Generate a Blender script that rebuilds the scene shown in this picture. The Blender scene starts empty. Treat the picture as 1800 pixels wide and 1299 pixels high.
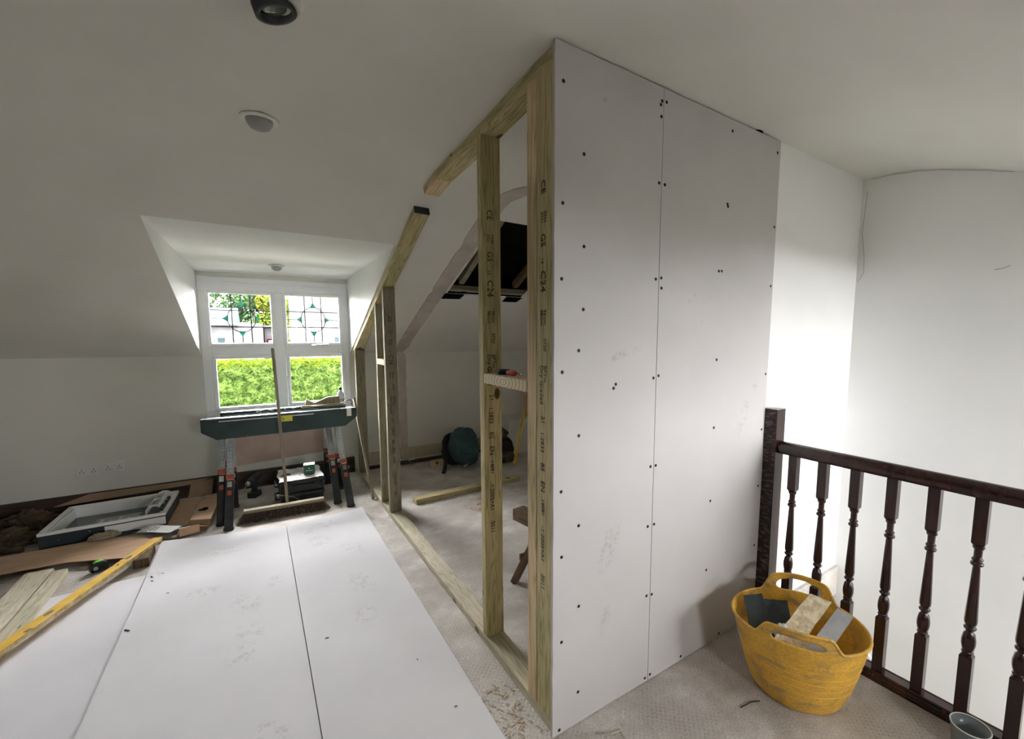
import bpy, bmesh, math, random
from mathutils import Vector, Matrix, noise

S = bpy.context.scene
COL = S.collection
PI = math.pi
random.seed(7)

# ------------------------------------------------------------------ camera
cam_d = bpy.data.cameras.new('camera')
cam = bpy.data.objects.new('camera', cam_d)
COL.objects.link(cam)
YAW, PITCH, ROLL = 0.59796, 0.10470, -0.004506
FPX, CX, CY, EYE = 776.61, 977.49, 671.55, 1.55
_f = Vector((math.sin(YAW) * math.cos(PITCH), math.cos(YAW) * math.cos(PITCH), -math.sin(PITCH)))
_r = Vector((math.cos(YAW), -math.sin(YAW), 0))
_d = _f.cross(_r)
_r2 = math.cos(ROLL) * _r + math.sin(ROLL) * _d
_d2 = -math.sin(ROLL) * _r + math.cos(ROLL) * _d
M3 = Matrix((_r2, -_d2, -_f)).transposed()
cam.matrix_world = Matrix.Translation((0, 0, EYE)) @ M3.to_4x4()
cam_d.sensor_fit = 'HORIZONTAL'
cam_d.sensor_width = 36
cam_d.lens = FPX / 1800 * 36
cam_d.shift_x = (900 - CX) / 1800
cam_d.shift_y = (CY - 649.5) / 1800
cam_d.clip_start = 0.05
cam_d.clip_end = 300
S.camera = cam

# ------------------------------------------------------------------ sky
SKY = 50.0
w = bpy.data.worlds.new('world')
S.world = w
w.use_nodes = True
nt = w.node_tree
bg = nt.nodes['Background']
tc = nt.nodes.new('ShaderNodeTexCoord')
sp = nt.nodes.new('ShaderNodeSeparateXYZ')
rp = nt.nodes.new('ShaderNodeValToRGB')
nt.links.new(tc.outputs['Generated'], sp.inputs[0])
nt.links.new(sp.outputs['Z'], rp.inputs[0])
nt.links.new(rp.outputs[0], bg.inputs[0])
rp.color_ramp.elements[0].position = 0.0
rp.color_ramp.elements[0].color = (0.90, 0.90, 0.92, 1)
rp.color_ramp.elements[1].position = 1.0
rp.color_ramp.elements[1].color = (0.98, 0.97, 0.99, 1)
bg.inputs[1].default_value = SKY


def portal(loc, rot, sx, sy):
    d = bpy.data.lights.new('window_portal', 'AREA')
    d.shape = 'RECTANGLE'
    d.size = sx
    d.size_y = sy
    d.cycles.is_portal = True
    o = bpy.data.objects.new('window_portal', d)
    COL.objects.link(o)
    o.location = loc
    o.rotation_euler = rot
    return o


portal((0.22, 5.47, 1.42), (-PI / 2, 0, 0), 1.30, 1.34)       # daylight enters by the dormer window
portal((2.72, -2.72, 1.325), (PI / 2, 0, 0), 0.86, 1.15)       # ... and by the stair window behind the viewer

sun_d = bpy.data.lights.new('sun', 'SUN')
sun_d.energy = 150
sun_d.angle = 0.40
sun_d.color = (1.0, 0.96, 0.88)
sun = bpy.data.objects.new('sun', sun_d)
COL.objects.link(sun)
sun.rotation_euler = Vector((-.15, .40, .90)).to_track_quat('Z', 'Y').to_euler()

portal((1.0, -2.72, 1.57), (PI / 2, 0, 0), 0.60, 0.42)         # ... and by an unseen small dormer added for fill light

S.view_settings.view_transform = 'Standard'
S.view_settings.look = 'None'
S.view_settings.gamma = 1
S.view_settings.use_curve_mapping = False
S.view_settings.exposure = 1.1
S.cycles.use_denoising = True
S.cycles.max_bounces = 10
S.cycles.diffuse_bounces = 8
S.cycles.transmission_bounces = 8
S.cycles.transparent_max_bounces = 12
S.cycles.sample_clamp_indirect = 6
S.cycles.caustics_reflective = False
S.cycles.caustics_refractive = False


# ------------------------------------------------------------------ materials
def newmat(name):
    m = bpy.data.materials.new(name)
    m.use_nodes = True
    return m, m.node_tree, m.node_tree.nodes['Principled BSDF']


def node(t, typ, **kw):
    n = t.nodes.new(typ)
    for k, v in kw.items():
        if k in n.inputs:
            n.inputs[k].default_value = v
        else:
            setattr(n, k, v)
    return n


def ramp(t, stops):
    r = t.nodes.new('ShaderNodeValToRGB')
    e = r.color_ramp.elements
    while len(e) > 1:
        e.remove(e[0])
    e[0].position = stops[0][0]
    e[0].color = (*stops[0][1], 1)
    for p, c in stops[1:]:
        k = e.new(p)
        k.color = (*c, 1)
    return r


def mat(name, c1, c2=None, rough=0.6, scale=8, stretch=(1, 1, 1), metal=0, bump=0.0, bscale=60, lo=0.35, hi=0.65,
        spec=0.4, detail=5, random_w=False, coat=0):
    m, t, b = newmat(name)
    b.inputs['Roughness'].default_value = rough
    b.inputs['Metallic'].default_value = metal
    b.inputs['Specular IOR Level'].default_value = spec
    if coat:
        b.inputs['Coat Weight'].default_value = coat
    tc = node(t, 'ShaderNodeTexCoord')
    mp = node(t, 'ShaderNodeMapping')
    mp.inputs['Scale'].default_value = stretch
    t.links.new(tc.outputs['Object'], mp.inputs[0])
    if c2 is None:
        c2 = tuple(min(1, x * 1.08) for x in c1)
    n = node(t, 'ShaderNodeTexNoise', Scale=scale, Detail=detail)
    if random_w:
        n.noise_dimensions = '4D'
        oi = node(t, 'ShaderNodeObjectInfo')
        mu = node(t, 'ShaderNodeMath', operation='MULTIPLY')
        mu.inputs[1].default_value = 37
        t.links.new(oi.outputs['Random'], mu.inputs[0])
        t.links.new(mu.outputs[0], n.inputs['W'])
    t.links.new(mp.outputs[0], n.inputs['Vector'])
    r = ramp(t, [(lo, c1), (hi, c2)])
    t.links.new(n.outputs[0], r.inputs[0])
    t.links.new(r.outputs[0], b.inputs['Base Color'])
    if bump:
        n2 = node(t, 'ShaderNodeTexNoise', Scale=bscale, Detail=6)
        t.links.new(mp.outputs[0], n2.inputs['Vector'])
        bp = node(t, 'ShaderNodeBump', Strength=bump, Distance=0.004)
        t.links.new(n2.outputs[0], bp.inputs['Height'])
        t.links.new(bp.outputs[0], b.inputs['Normal'])
    return m


def timber_mat(name, base, dark, knot=(0.07, 0.04, 0.02), ring=26):
    """sawn softwood, grain along local Z; knots and growth rings"""
    m, t, b = newmat(name)
    b.inputs['Roughness'].default_value = 0.75
    b.inputs['Specular IOR Level'].default_value = 0.2
    tc = node(t, 'ShaderNodeTexCoord')
    oi = node(t, 'ShaderNodeObjectInfo')
    mul = node(t, 'ShaderNodeVectorMath', operation='SCALE')
    mul.inputs[0].default_value = (3.1, 5.7, 9.3)
    t.links.new(oi.outputs['Random'], mul.inputs['Scale'])
    add = node(t, 'ShaderNodeVectorMath', operation='ADD')
    t.links.new(tc.outputs['Object'], add.inputs[0])
    t.links.new(mul.outputs[0], add.inputs[1])
    mp = node(t, 'ShaderNodeMapping')
    mp.inputs['Scale'].default_value = (1, 1, 0.055)
    t.links.new(add.outputs[0], mp.inputs[0])
    n = node(t, 'ShaderNodeTexNoise', Scale=ring, Detail=3, Distortion=0.6)
    t.links.new(mp.outputs[0], n.inputs['Vector'])
    w_ = node(t, 'ShaderNodeMath', operation='MULTIPLY')
    w_.inputs[1].default_value = 9
    t.links.new(n.outputs[0], w_.inputs[0])
    s_ = node(t, 'ShaderNodeMath', operation='PINGPONG')
    s_.inputs[1].default_value = 0.5
    t.links.new(w_.outputs[0], s_.inputs[0])
    r = ramp(t, [(0.0, dark), (0.22, base), (0.5, tuple(x * 1.12 for x in base))])
    t.links.new(s_.outputs[0], r.inputs[0])
    n3 = node(t, 'ShaderNodeTexNoise', Scale=2.2, Detail=3)
    t.links.new(add.outputs[0], n3.inputs['Vector'])
    r3 = ramp(t, [(0.35, (0.72, 0.74, 0.62)), (0.65, (1.05, 1.0, 0.95))])
    t.links.new(n3.outputs[0], r3.inputs[0])
    mx = node(t, 'ShaderNodeMixRGB', blend_type='MULTIPLY')
    mx.inputs[0].default_value = 0.85
    t.links.new(r.outputs[0], mx.inputs[1])
    t.links.new(r3.outputs[0], mx.inputs[2])
    mp2 = node(t, 'ShaderNodeMapping')
    mp2.inputs['Scale'].default_value = (5.5, 5.5, 3.0)
    t.links.new(add.outputs[0], mp2.inputs[0])
    v = node(t, 'ShaderNodeTexVoronoi', Scale=1.0, Randomness=1.0)
    t.links.new(mp2.outputs[0], v.inputs['Vector'])
    r4 = ramp(t, [(0.0, (1, 1, 1)), (0.07, (0.9, 0.9, 0.9)), (0.10, (0, 0, 0))])
    t.links.new(v.outputs['Distance'], r4.inputs[0])
    mx2 = node(t, 'ShaderNodeMixRGB')
    t.links.new(r4.outputs[0], mx2.inputs[0])
    t.links.new(mx.outputs[0], mx2.inputs[1])
    mx2.inputs[2].default_value = (*knot, 1)
    t.links.new(mx2.outputs[0], b.inputs['Base Color'])
    bp = node(t, 'ShaderNodeBump', Strength=0.25, Distance=0.002)
    t.links.new(s_.outputs[0], bp.inputs['Height'])
    t.links.new(bp.outputs[0], b.inputs['Normal'])
    return m


def floor_mat():
    m, t, b = newmat('dusty_underlay')
    b.inputs['Roughness'].default_value = 0.95
    b.inputs['Specular IOR Level'].default_value = 0.1
    tc = node(t, 'ShaderNodeTexCoord')
    # waffle of small dimples on a 45 degree lattice
    mp = node(t, 'ShaderNodeMapping')
    mp.inputs['Rotation'].default_value = (0, 0, PI / 4)
    mp.inputs['Scale'].default_value = (55, 55, 55)
    t.links.new(tc.outputs['Object'], mp.inputs[0])
    sx = node(t, 'ShaderNodeSeparateXYZ')
    t.links.new(mp.outputs[0], sx.inputs[0])
    outs = []
    for ax in ('X', 'Y'):
        p = node(t, 'ShaderNodeMath', operation='PINGPONG')
        p.inputs[1].default_value = 0.5
        t.links.new(sx.outputs[ax], p.inputs[0])
        outs.append(p)
    mm = node(t, 'ShaderNodeMath', operation='MULTIPLY')
    t.links.new(outs[0].outputs[0], mm.inputs[0])
    t.links.new(outs[1].outputs[0], mm.inputs[1])
    dim = ramp(t, [(0.03, (1, 1, 1)), (0.12, (0, 0, 0))])
    t.links.new(mm.outputs[0], dim.inputs[0])
    # areas where dust has filled the waffle
    nz = node(t, 'ShaderNodeTexNoise', Scale=1.7, Detail=4)
    t.links.new(tc.outputs['Object'], nz.inputs['Vector'])
    ms = ramp(t, [(0.40, (0.0, 0.0, 0.0)), (0.55, (1, 1, 1))])
    t.links.new(nz.outputs[0], ms.inputs[0])
    mk = node(t, 'ShaderNodeMixRGB', blend_type='MULTIPLY')
    mk.inputs[0].default_value = 1
    t.links.new(dim.outputs[0], mk.inputs[1])
    t.links.new(ms.outputs[0], mk.inputs[2])
    n1 = node(t, 'ShaderNodeTexNoise', Scale=3.2, Detail=8, Roughness=0.65)
    t.links.new(tc.outputs['Object'], n1.inputs['Vector'])
    r1 = ramp(t, [(0.30, (0.34, 0.305, 0.27)), (0.5, (0.50, 0.47, 0.43)), (0.68, (0.74, 0.72, 0.69))])
    t.links.new(n1.outputs[0], r1.inputs[0])
    n2 = node(t, 'ShaderNodeTexNoise', Scale=170, Detail=2)
    t.links.new(tc.outputs['Object'], n2.inputs['Vector'])
    r2 = ramp(t, [(0.35, (0.72, 0.70, 0.68)), (0.65, (1.18, 1.18, 1.18))])
    t.links.new(n2.outputs[0], r2.inputs[0])
    mx = node(t, 'ShaderNodeMixRGB', blend_type='MULTIPLY')
    mx.inputs[0].default_value = 0.8
    t.links.new(r1.outputs[0], mx.inputs[1])
    t.links.new(r2.outputs[0], mx.inputs[2])
    mx2 = node(t, 'ShaderNodeMixRGB', blend_type='MIX')
    sc = node(t, 'ShaderNodeMath', operation='MULTIPLY')
    sc.inputs[1].default_value = 0.55
    t.links.new(mk.outputs[0], sc.inputs[0])
    t.links.new(sc.outputs[0], mx2.inputs[0])
    t.links.new(mx.outputs[0], mx2.inputs[1])
    mx2.inputs[2].default_value = (0.56, 0.525, 0.48, 1)
    t.links.new(mx2.outputs[0], b.inputs['Base Color'])
    ad = node(t, 'ShaderNodeMath', operation='ADD')
    t.links.new(mk.outputs[0], ad.inputs[0])
    t.links.new(n2.outputs[0], ad.inputs[1])
    bp = node(t, 'ShaderNodeBump', Strength=0.5, Distance=0.003)
    t.links.new(ad.outputs[0], bp.inputs['Height'])
    t.links.new(bp.outputs[0], b.inputs['Normal'])
    return m


def board_mat(name, c, prints):
    """grey plasterboard paper; boot prints are small treaded patches of dust at given spots (object x, y, z, radius)"""
    m, t, b = newmat(name)
    b.inputs['Roughness'].default_value = 0.85
    b.inputs['Specular IOR Level'].default_value = 0.15
    tc = node(t, 'ShaderNodeTexCoord')
    n = node(t, 'ShaderNodeTexNoise', Scale=2.5, Detail=6)
    t.links.new(tc.outputs['Object'], n.inputs['Vector'])
    r = ramp(t, [(0.3, tuple(x * 0.95 for x in c)), (0.7, tuple(x * 1.04 for x in c))])
    t.links.new(n.outputs[0], r.inputs[0])
    out = r.outputs[0]
    if prints:
        v = node(t, 'ShaderNodeTexVoronoi', Scale=42, Randomness=0.75, feature='DISTANCE_TO_EDGE')
        t.links.new(tc.outputs['Object'], v.inputs['Vector'])
        vr = ramp(t, [(0.03, (0, 0, 0)), (0.16, (1, 1, 1))])
        t.links.new(v.outputs['Distance'], vr.inputs[0])
        nb = node(t, 'ShaderNodeTexNoise', Scale=22, Detail=3)
        t.links.new(tc.outputs['Object'], nb.inputs['Vector'])
        nr = ramp(t, [(0.45, (0, 0, 0)), (0.56, (1, 1, 1))])
        t.links.new(nb.outputs[0], nr.inputs[0])
        mask = None
        for (x, y, z, a, rx, ry, k) in prints:
            mp = node(t, 'ShaderNodeMapping', vector_type='TEXTURE')
            mp.inputs['Location'].default_value = (x, y, z)
            if k == 'h':
                mp.inputs['Rotation'].default_value = (0, 0, a)
                mp.inputs['Scale'].default_value = (rx, ry, 1)
            else:
                mp.inputs['Rotation'].default_value = (0, a, 0)
                mp.inputs['Scale'].default_value = (rx, 1, ry)
            t.links.new(tc.outputs['Object'], mp.inputs[0])
            g = node(t, 'ShaderNodeTexGradient', gradient_type='SPHERICAL')
            t.links.new(mp.outputs[0], g.inputs[0])
            if mask is None:
                mask = g.outputs['Fac']
            else:
                a_ = node(t, 'ShaderNodeMath', operation='MAXIMUM')
                t.links.new(mask, a_.inputs[0])
                t.links.new(g.outputs['Fac'], a_.inputs[1])
                mask = a_.outputs[0]
        mr = ramp(t, [(0.02, (0, 0, 0)), (0.5, (1, 1, 1))])
        t.links.new(mask, mr.inputs[0])
        p1 = node(t, 'ShaderNodeMixRGB', blend_type='MULTIPLY')
        p1.inputs[0].default_value = 1
        t.links.new(vr.outputs[0], p1.inputs[1])
        t.links.new(nr.outputs[0], p1.inputs[2])
        p2 = node(t, 'ShaderNodeMixRGB', blend_type='MULTIPLY')
        p2.inputs[0].default_value = 1
        t.links.new(p1.outputs[0], p2.inputs[1])
        t.links.new(mr.outputs[0], p2.inputs[2])
        sc = node(t, 'ShaderNodeMath', operation='MULTIPLY')
        sc.inputs[1].default_value = 0.27
        t.links.new(p2.outputs[0], sc.inputs[0])
        mx = node(t, 'ShaderNodeMixRGB')
        t.links.new(sc.outputs[0], mx.inputs[0])
        t.links.new(out, mx.inputs[1])
        mx.inputs[2].default_value = (c[0] * 0.45, c[1] * 0.43, c[2] * 0.42, 1)
        out = mx.outputs[0]
    t.links.new(out, b.inputs['Base Color'])
    n2 = node(t, 'ShaderNodeTexNoise', Scale=300, Detail=2)
    t.links.new(tc.outputs['Object'], n2.inputs['Vector'])
    bp = node(t, 'ShaderNodeBump', Strength=0.12, Distance=0.002)
    t.links.new(n2.outputs[0], bp.inputs['Height'])
    t.links.new(bp.outputs[0], b.inputs['Normal'])
    return m


def tub_mat():
    m, t, b = newmat('dirty_yellow_rubber')
    b.inputs['Roughness'].default_value = 0.5
    tc = node(t, 'ShaderNodeTexCoord')
    mp = node(t, 'ShaderNodeMapping')
    mp.inputs['Scale'].default_value = (1, 1, 1.6)
    t.links.new(tc.outputs['Object'], mp.inputs[0])
    n = node(t, 'ShaderNodeTexNoise', Scale=6.5, Detail=8, Roughness=0.62, Distortion=0.8)
    t.links.new(mp.outputs[0], n.inputs['Vector'])
    r = ramp(t, [(0.30, (0.30, 0.25, 0.20)), (0.38, (0.46, 0.31, 0.12)), (0.47, (0.74, 0.42, 0.06)), (0.66, (0.88, 0.52, 0.07))])
    t.links.new(n.outputs[0], r.inputs[0])
    n2 = node(t, 'ShaderNodeTexNoise', Scale=90, Detail=3)
    t.links.new(mp.outputs[0], n2.inputs['Vector'])
    r2 = ramp(t, [(0.35, (0.82, 0.80, 0.76)), (0.6, (1.05, 1.05, 1.05))])
    t.links.new(n2.outputs[0], r2.inputs[0])
    mx = node(t, 'ShaderNodeMixRGB', blend_type='MULTIPLY')
    mx.inputs[0].default_value = 0.8
    t.links.new(r.outputs[0], mx.inputs[1])
    t.links.new(r2.outputs[0], mx.inputs[2])
    t.links.new(mx.outputs[0], b.inputs['Base Color'])
    return m


def glass_mat(name, tint=(1, 1, 1)):
    m, t, b = newmat(name)
    t.nodes.remove(b)
    out = t.nodes['Material Output']
    tr = node(t, 'ShaderNodeBsdfTransparent')
    tr.inputs[0].default_value = (*tint, 1)
    gl = node(t, 'ShaderNodeBsdfGlossy')
    gl.inputs['Roughness'].default_value = 0.02
    fr = node(t, 'ShaderNodeFresnel')
    fr.inputs[0].default_value = 1.3
    mx = node(t, 'ShaderNodeMixShader')
    t.links.new(fr.outputs[0], mx.inputs[0])
    t.links.new(tr.outputs[0], mx.inputs[1])
    t.links.new(gl.outputs[0], mx.inputs[2])
    t.links.new(mx.outputs[0], out.inputs[0])
    return m


M = {}
M['wall'] = mat('wall_paint', (0.70, 0.69, 0.635), (0.74, 0.73, 0.675), rough=0.8, scale=2, bump=0.06, bscale=45, spec=0.2)
M['ceil'] = mat('ceiling_paint', (0.72, 0.71, 0.655), (0.77, 0.76, 0.705), rough=0.85, scale=1.6, bump=0.07, bscale=30, spec=0.15)
M['white_wall'] = mat('white_wall_paint', (0.84, 0.84, 0.83), (0.88, 0.88, 0.87), rough=0.7, scale=2, bump=0.04, spec=0.2)
M['upvc'] = mat('white_window_plastic', (0.83, 0.84, 0.84), rough=0.3, scale=3, spec=0.4)
M['pink'] = mat('raw_pink_plaster', (0.50, 0.36, 0.30), (0.60, 0.45, 0.38), rough=0.9, scale=5, bump=0.2, bscale=40)
M['scar'] = mat('torn_plaster', (0.46, 0.41, 0.365), (0.58, 0.53, 0.475), rough=0.9, scale=6, bump=0.5, bscale=50)
M['floor'] = floor_mat()
M['mahog'] = mat('dark_mahogany', (0.016, 0.006, 0.005), (0.050, 0.014, 0.010), rough=0.26, scale=9, stretch=(3, 3, 0.3), spec=0.5, coat=0.25)
M['mahog_scuff'] = mat('scuffed_mahogany', (0.02, 0.009, 0.008), (0.16, 0.12, 0.10), rough=0.6, scale=26, stretch=(1, 1, 3), lo=0.5, hi=0.75, bump=0.5)
M['skirt'] = mat('dark_skirting', (0.030, 0.018, 0.012), (0.07, 0.045, 0.03), rough=0.5, scale=7, stretch=(0.3, 1, 3))
M['stud'] = timber_mat('treated_softwood', (0.54, 0.47, 0.27), (0.34, 0.30, 0.15))
M['stud_pale'] = timber_mat('pale_softwood', (0.66, 0.53, 0.35), (0.48, 0.36, 0.21), ring=18)
M['stud_grey'] = timber_mat('weathered_softwood', (0.30, 0.275, 0.21), (0.20, 0.18, 0.13))
def ring_mat(name, base, dark):
    m, t, b = newmat(name)
    b.inputs['Roughness'].default_value = 0.75
    tc = node(t, 'ShaderNodeTexCoord')
    mp = node(t, 'ShaderNodeMapping')
    mp.inputs['Location'].default_value = (0, 0, -.085)
    mp.inputs['Scale'].default_value = (1, 1, .42)
    t.links.new(tc.outputs['Object'], mp.inputs[0])
    wv = node(t, 'ShaderNodeTexWave', wave_type='RINGS', rings_direction='X', Scale=26, Distortion=2.5, Detail=2)
    wv.inputs['Detail Scale'].default_value = .6
    t.links.new(mp.outputs[0], wv.inputs['Vector'])
    r = ramp(t, [(0.05, dark), (0.45, base), (1, tuple(x * 1.12 for x in base))])
    t.links.new(wv.outputs['Fac'], r.inputs[0])
    t.links.new(r.outputs[0], b.inputs['Base Color'])
    return m


M['noggin'] = ring_mat('ringed_softwood', (0.56, 0.48, 0.30), (0.42, 0.33, 0.19))
M['dusty_wood'] = timber_mat('dusty_softwood', (0.56, 0.52, 0.42), (0.42, 0.38, 0.29), knot=(0.2, 0.14, 0.1))
M['brown_wood'] = timber_mat('old_brown_softwood', (0.15, 0.10, 0.065), (0.07, 0.045, 0.03))
M['black'] = mat('black_plastic', (0.012, 0.013, 0.014), (0.03, 0.033, 0.035), rough=0.45, scale=12)
M['felt_black'] = mat('black_membrane', (0.003, 0.003, 0.003), (0.008, 0.007, 0.006), rough=1, scale=6, spec=0.05)
M['ink'] = mat('black_ink', (0.02, 0.02, 0.016), rough=0.8)
M['screw'] = mat('screw_black', (0.01, 0.01, 0.01), rough=0.4, metal=0.5)
M['beam'] = mat('dark_green_black_plastic', (0.010, 0.026, 0.024), (0.02, 0.045, 0.042), rough=0.45, scale=5)
M['galv'] = mat('galvanised_steel', (0.40, 0.45, 0.47), (0.58, 0.63, 0.65), rough=0.35, metal=0.85, scale=18, stretch=(1, 1, 0.3))
M['orange'] = mat('orange_plastic', (0.36, 0.075, 0.03), rough=0.45)
M['white'] = mat('white_paint', (0.82, 0.82, 0.80), rough=0.4)
M['dusty_white'] = mat('dusty_white_paper', (0.62, 0.60, 0.55), (0.9, 0.9, 0.88), rough=0.8, scale=20, bump=0.5)
M['label_yellow'] = mat('yellow_label', (0.55, 0.55, 0.06), rough=0.5)
M['broomwood'] = timber_mat('grey_broom_handle', (0.30, 0.26, 0.20), (0.22, 0.19, 0.14), ring=12)
M['bristle'] = mat('brown_bristles', (0.05, 0.033, 0.022), (0.16, 0.11, 0.08), rough=0.9, scale=60)
M['card'] = mat('brown_cardboard', (0.50, 0.33, 0.21), (0.60, 0.41, 0.27), rough=0.85, scale=5, stretch=(1, 6, 1), bump=0.15)
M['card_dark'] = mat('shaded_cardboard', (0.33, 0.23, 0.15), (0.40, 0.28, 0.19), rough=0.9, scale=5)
M['card_edge'] = mat('cardboard_edge', (0.16, 0.10, 0.06), (0.30, 0.2, 0.12), rough=0.9, scale=80)
M['frame_white'] = mat('white_lacquered_wood', (0.87, 0.87, 0.86), rough=0.35, scale=3)
M['frame_dark'] = mat('dark_grey_cladding', (0.035, 0.045, 0.05), rough=0.4)
M['dark_glass'] = mat('dark_glazing', (0.02, 0.035, 0.035), rough=0.08, spec=0.6)
M['yellow_alu'] = mat('yellow_level_paint', (0.62, 0.38, 0.045), (0.76, 0.48, 0.08), rough=0.5, scale=12, stretch=(1, 1, 1))
M['yellow_edge'] = mat('shaded_yellow_edge', (0.42, 0.27, 0.05), (0.6, 0.5, 0.25), rough=0.5, scale=30)  # darker yellow: the shade on the level's side is put into the colour
M['vial'] = mat('grey_vial', (0.25, 0.24, 0.2), rough=0.2)
M['lime'] = mat('lime_plastic', (0.25, 0.75, 0.08), rough=0.4)
M['tub'] = tub_mat()
M['foam'] = mat('yellow_insulation_foam', (0.62, 0.51, 0.33), (0.95, 0.86, 0.62), rough=0.95, scale=45, bump=0.9, bscale=90)
M['foil'] = mat('crumpled_foil', (0.66, 0.68, 0.70), (0.86, 0.87, 0.89), rough=0.35, metal=0.25, scale=12, bump=0.9, bscale=25)
M['foil_pale'] = mat('blue_grey_foil_face', (0.50, 0.52, 0.55), (0.66, 0.68, 0.70), rough=0.45, metal=0.3, scale=14, bump=0.4, bscale=30)
M['slate'] = mat('dark_rubber_offcut', (0.016, 0.023, 0.027), (0.05, 0.065, 0.07), rough=0.6, scale=10, bump=0.3)
M['mug'] = mat('grey_enamel', (0.20, 0.24, 0.25), (0.27, 0.31, 0.32), rough=0.25, spec=0.5)
M['mug_leaf'] = mat('dark_leaf_print', (0.08, 0.10, 0.10), rough=0.3)
M['pack'] = mat('teal_fabric', (0.028, 0.062, 0.068), (0.05, 0.10, 0.105), rough=0.75, scale=12, bump=0.4)
M['pack_black'] = mat('black_webbing', (0.012, 0.012, 0.013), rough=0.8)
M['reflect'] = mat('grey_reflective_strip', (0.4, 0.42, 0.42), rough=0.4)
M['camo'] = mat('mottled_green_cloth', (0.02, 0.02, 0.015), (0.10, 0.10, 0.07), rough=0.9, scale=14, lo=0.4, hi=0.6)
M['green_box'] = mat('green_card', (0.012, 0.09, 0.055), rough=0.5)
M['green_top'] = mat('pale_green_card', (0.62, 0.78, 0.72), rough=0.5)
M['paper_brown'] = mat('crumpled_brown_paper', (0.045, 0.032, 0.018), (0.11, 0.08, 0.045), rough=0.9, scale=8)
M['chrome'] = mat('chrome', (0.7, 0.7, 0.7), rough=0.15, metal=1)
M['red'] = mat('red_plastic', (0.45, 0.06, 0.05), rough=0.4)
M['copper'] = mat('dark_old_pipe', (0.05, 0.035, 0.028), (0.10, 0.06, 0.045), rough=0.5, metal=0.4)
M['lead'] = mat('lead_came', (0.10, 0.10, 0.11), rough=0.5, metal=0.3)
M['glass'] = glass_mat('clear_glass')
M['green_glass'] = mat('green_stained_glass', (0.03, 0.60, 0.36), (0.04, 0.66, 0.40), rough=0.4)
M['bottle'] = mat('milky_bottle_plastic', (0.72, 0.78, 0.78), rough=0.2)
M['socket'] = mat('socket_plastic', (0.70, 0.70, 0.68), rough=0.35)
M['lamp_dome'] = mat('frosted_lamp_glass', (0.34, 0.35, 0.33), rough=0.4)
M['lamp_lens'] = mat('dark_lamp_lens', (0.06, 0.065, 0.06), (0.3, 0.32, 0.3), rough=0.08, scale=30, metal=0.6)
M['lamp_ring'] = mat('ivory_lamp_ring', (0.55, 0.54, 0.48), rough=0.3)
M['leaf'] = mat('hedge_leaf', (0.0018, 0.0040, 0.0008), (0.0150, 0.0240, 0.0055), rough=1, spec=0, scale=9, lo=0.3, hi=0.7)
M['leaf_top'] = mat('hedge_leaf_sunlit', (0.0095, 0.0155, 0.0020), (0.0135, 0.018, 0.0020), rough=1, spec=0, scale=9)  # lime tone: sun on the hedge top put into the leaf colour
M['leaf_dark'] = mat('dark_tree_leaf', (0.0030, 0.0060, 0.0035), (0.010, 0.019, 0.007), rough=1, spec=0, scale=1.2)
M['leaf_yellow'] = mat('yellow_tree_leaf', (0.012, 0.019, 0.003), (0.026, 0.027, 0.004), rough=1, spec=0, scale=1.2)
M['bark'] = mat('bark', (0.0200, 0.0160, 0.0120), rough=0.9)
M['render'] = mat('white_house_render', (0.030, 0.029, 0.030), (0.044, 0.043, 0.043), rough=1, spec=0, scale=2.5, bump=0.4)
M['roof'] = mat('pale_slate_roof', (0.035, 0.037, 0.04), (0.05, 0.052, 0.055), rough=1, spec=0, scale=3)
M['blue_roof'] = mat('pale_blue_sheet_roof', (0.016, 0.022, 0.026), rough=1, spec=0)
M['house_glass'] = mat('house_window_glass', (0.009, 0.013, 0.015), rough=1, spec=0)
M['sign'] = mat('red_fascia', (0.020, 0.003, 0.004), rough=1, spec=0)
M['grass'] = mat('dark_ground', (0.020, 0.021, 0.017), (0.03, 0.031, 0.025), rough=1, spec=0, scale=4)
M['bounce_ground'] = mat('pale_bounce_ground', (0.62, 0.60, 0.56), (0.78, 0.76, 0.72), rough=0.95, scale=60)
M['dark_wall'] = mat('bounce_damping_wall', (0.22, 0.21, 0.17), (0.25, 0.24, 0.20), rough=0.85, scale=2)  # dark tone added on unseen walls to cut bounced light
M['crack'] = mat('crack_shadow', (0.16, 0.15, 0.13), rough=1)
M['groove'] = mat('dark_gap', (0.03, 0.028, 0.026), rough=1)
M['shaving'] = mat('wood_shavings', (0.50, 0.37, 0.25), (0.68, 0.55, 0.40), rough=0.9, scale=9)


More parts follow.
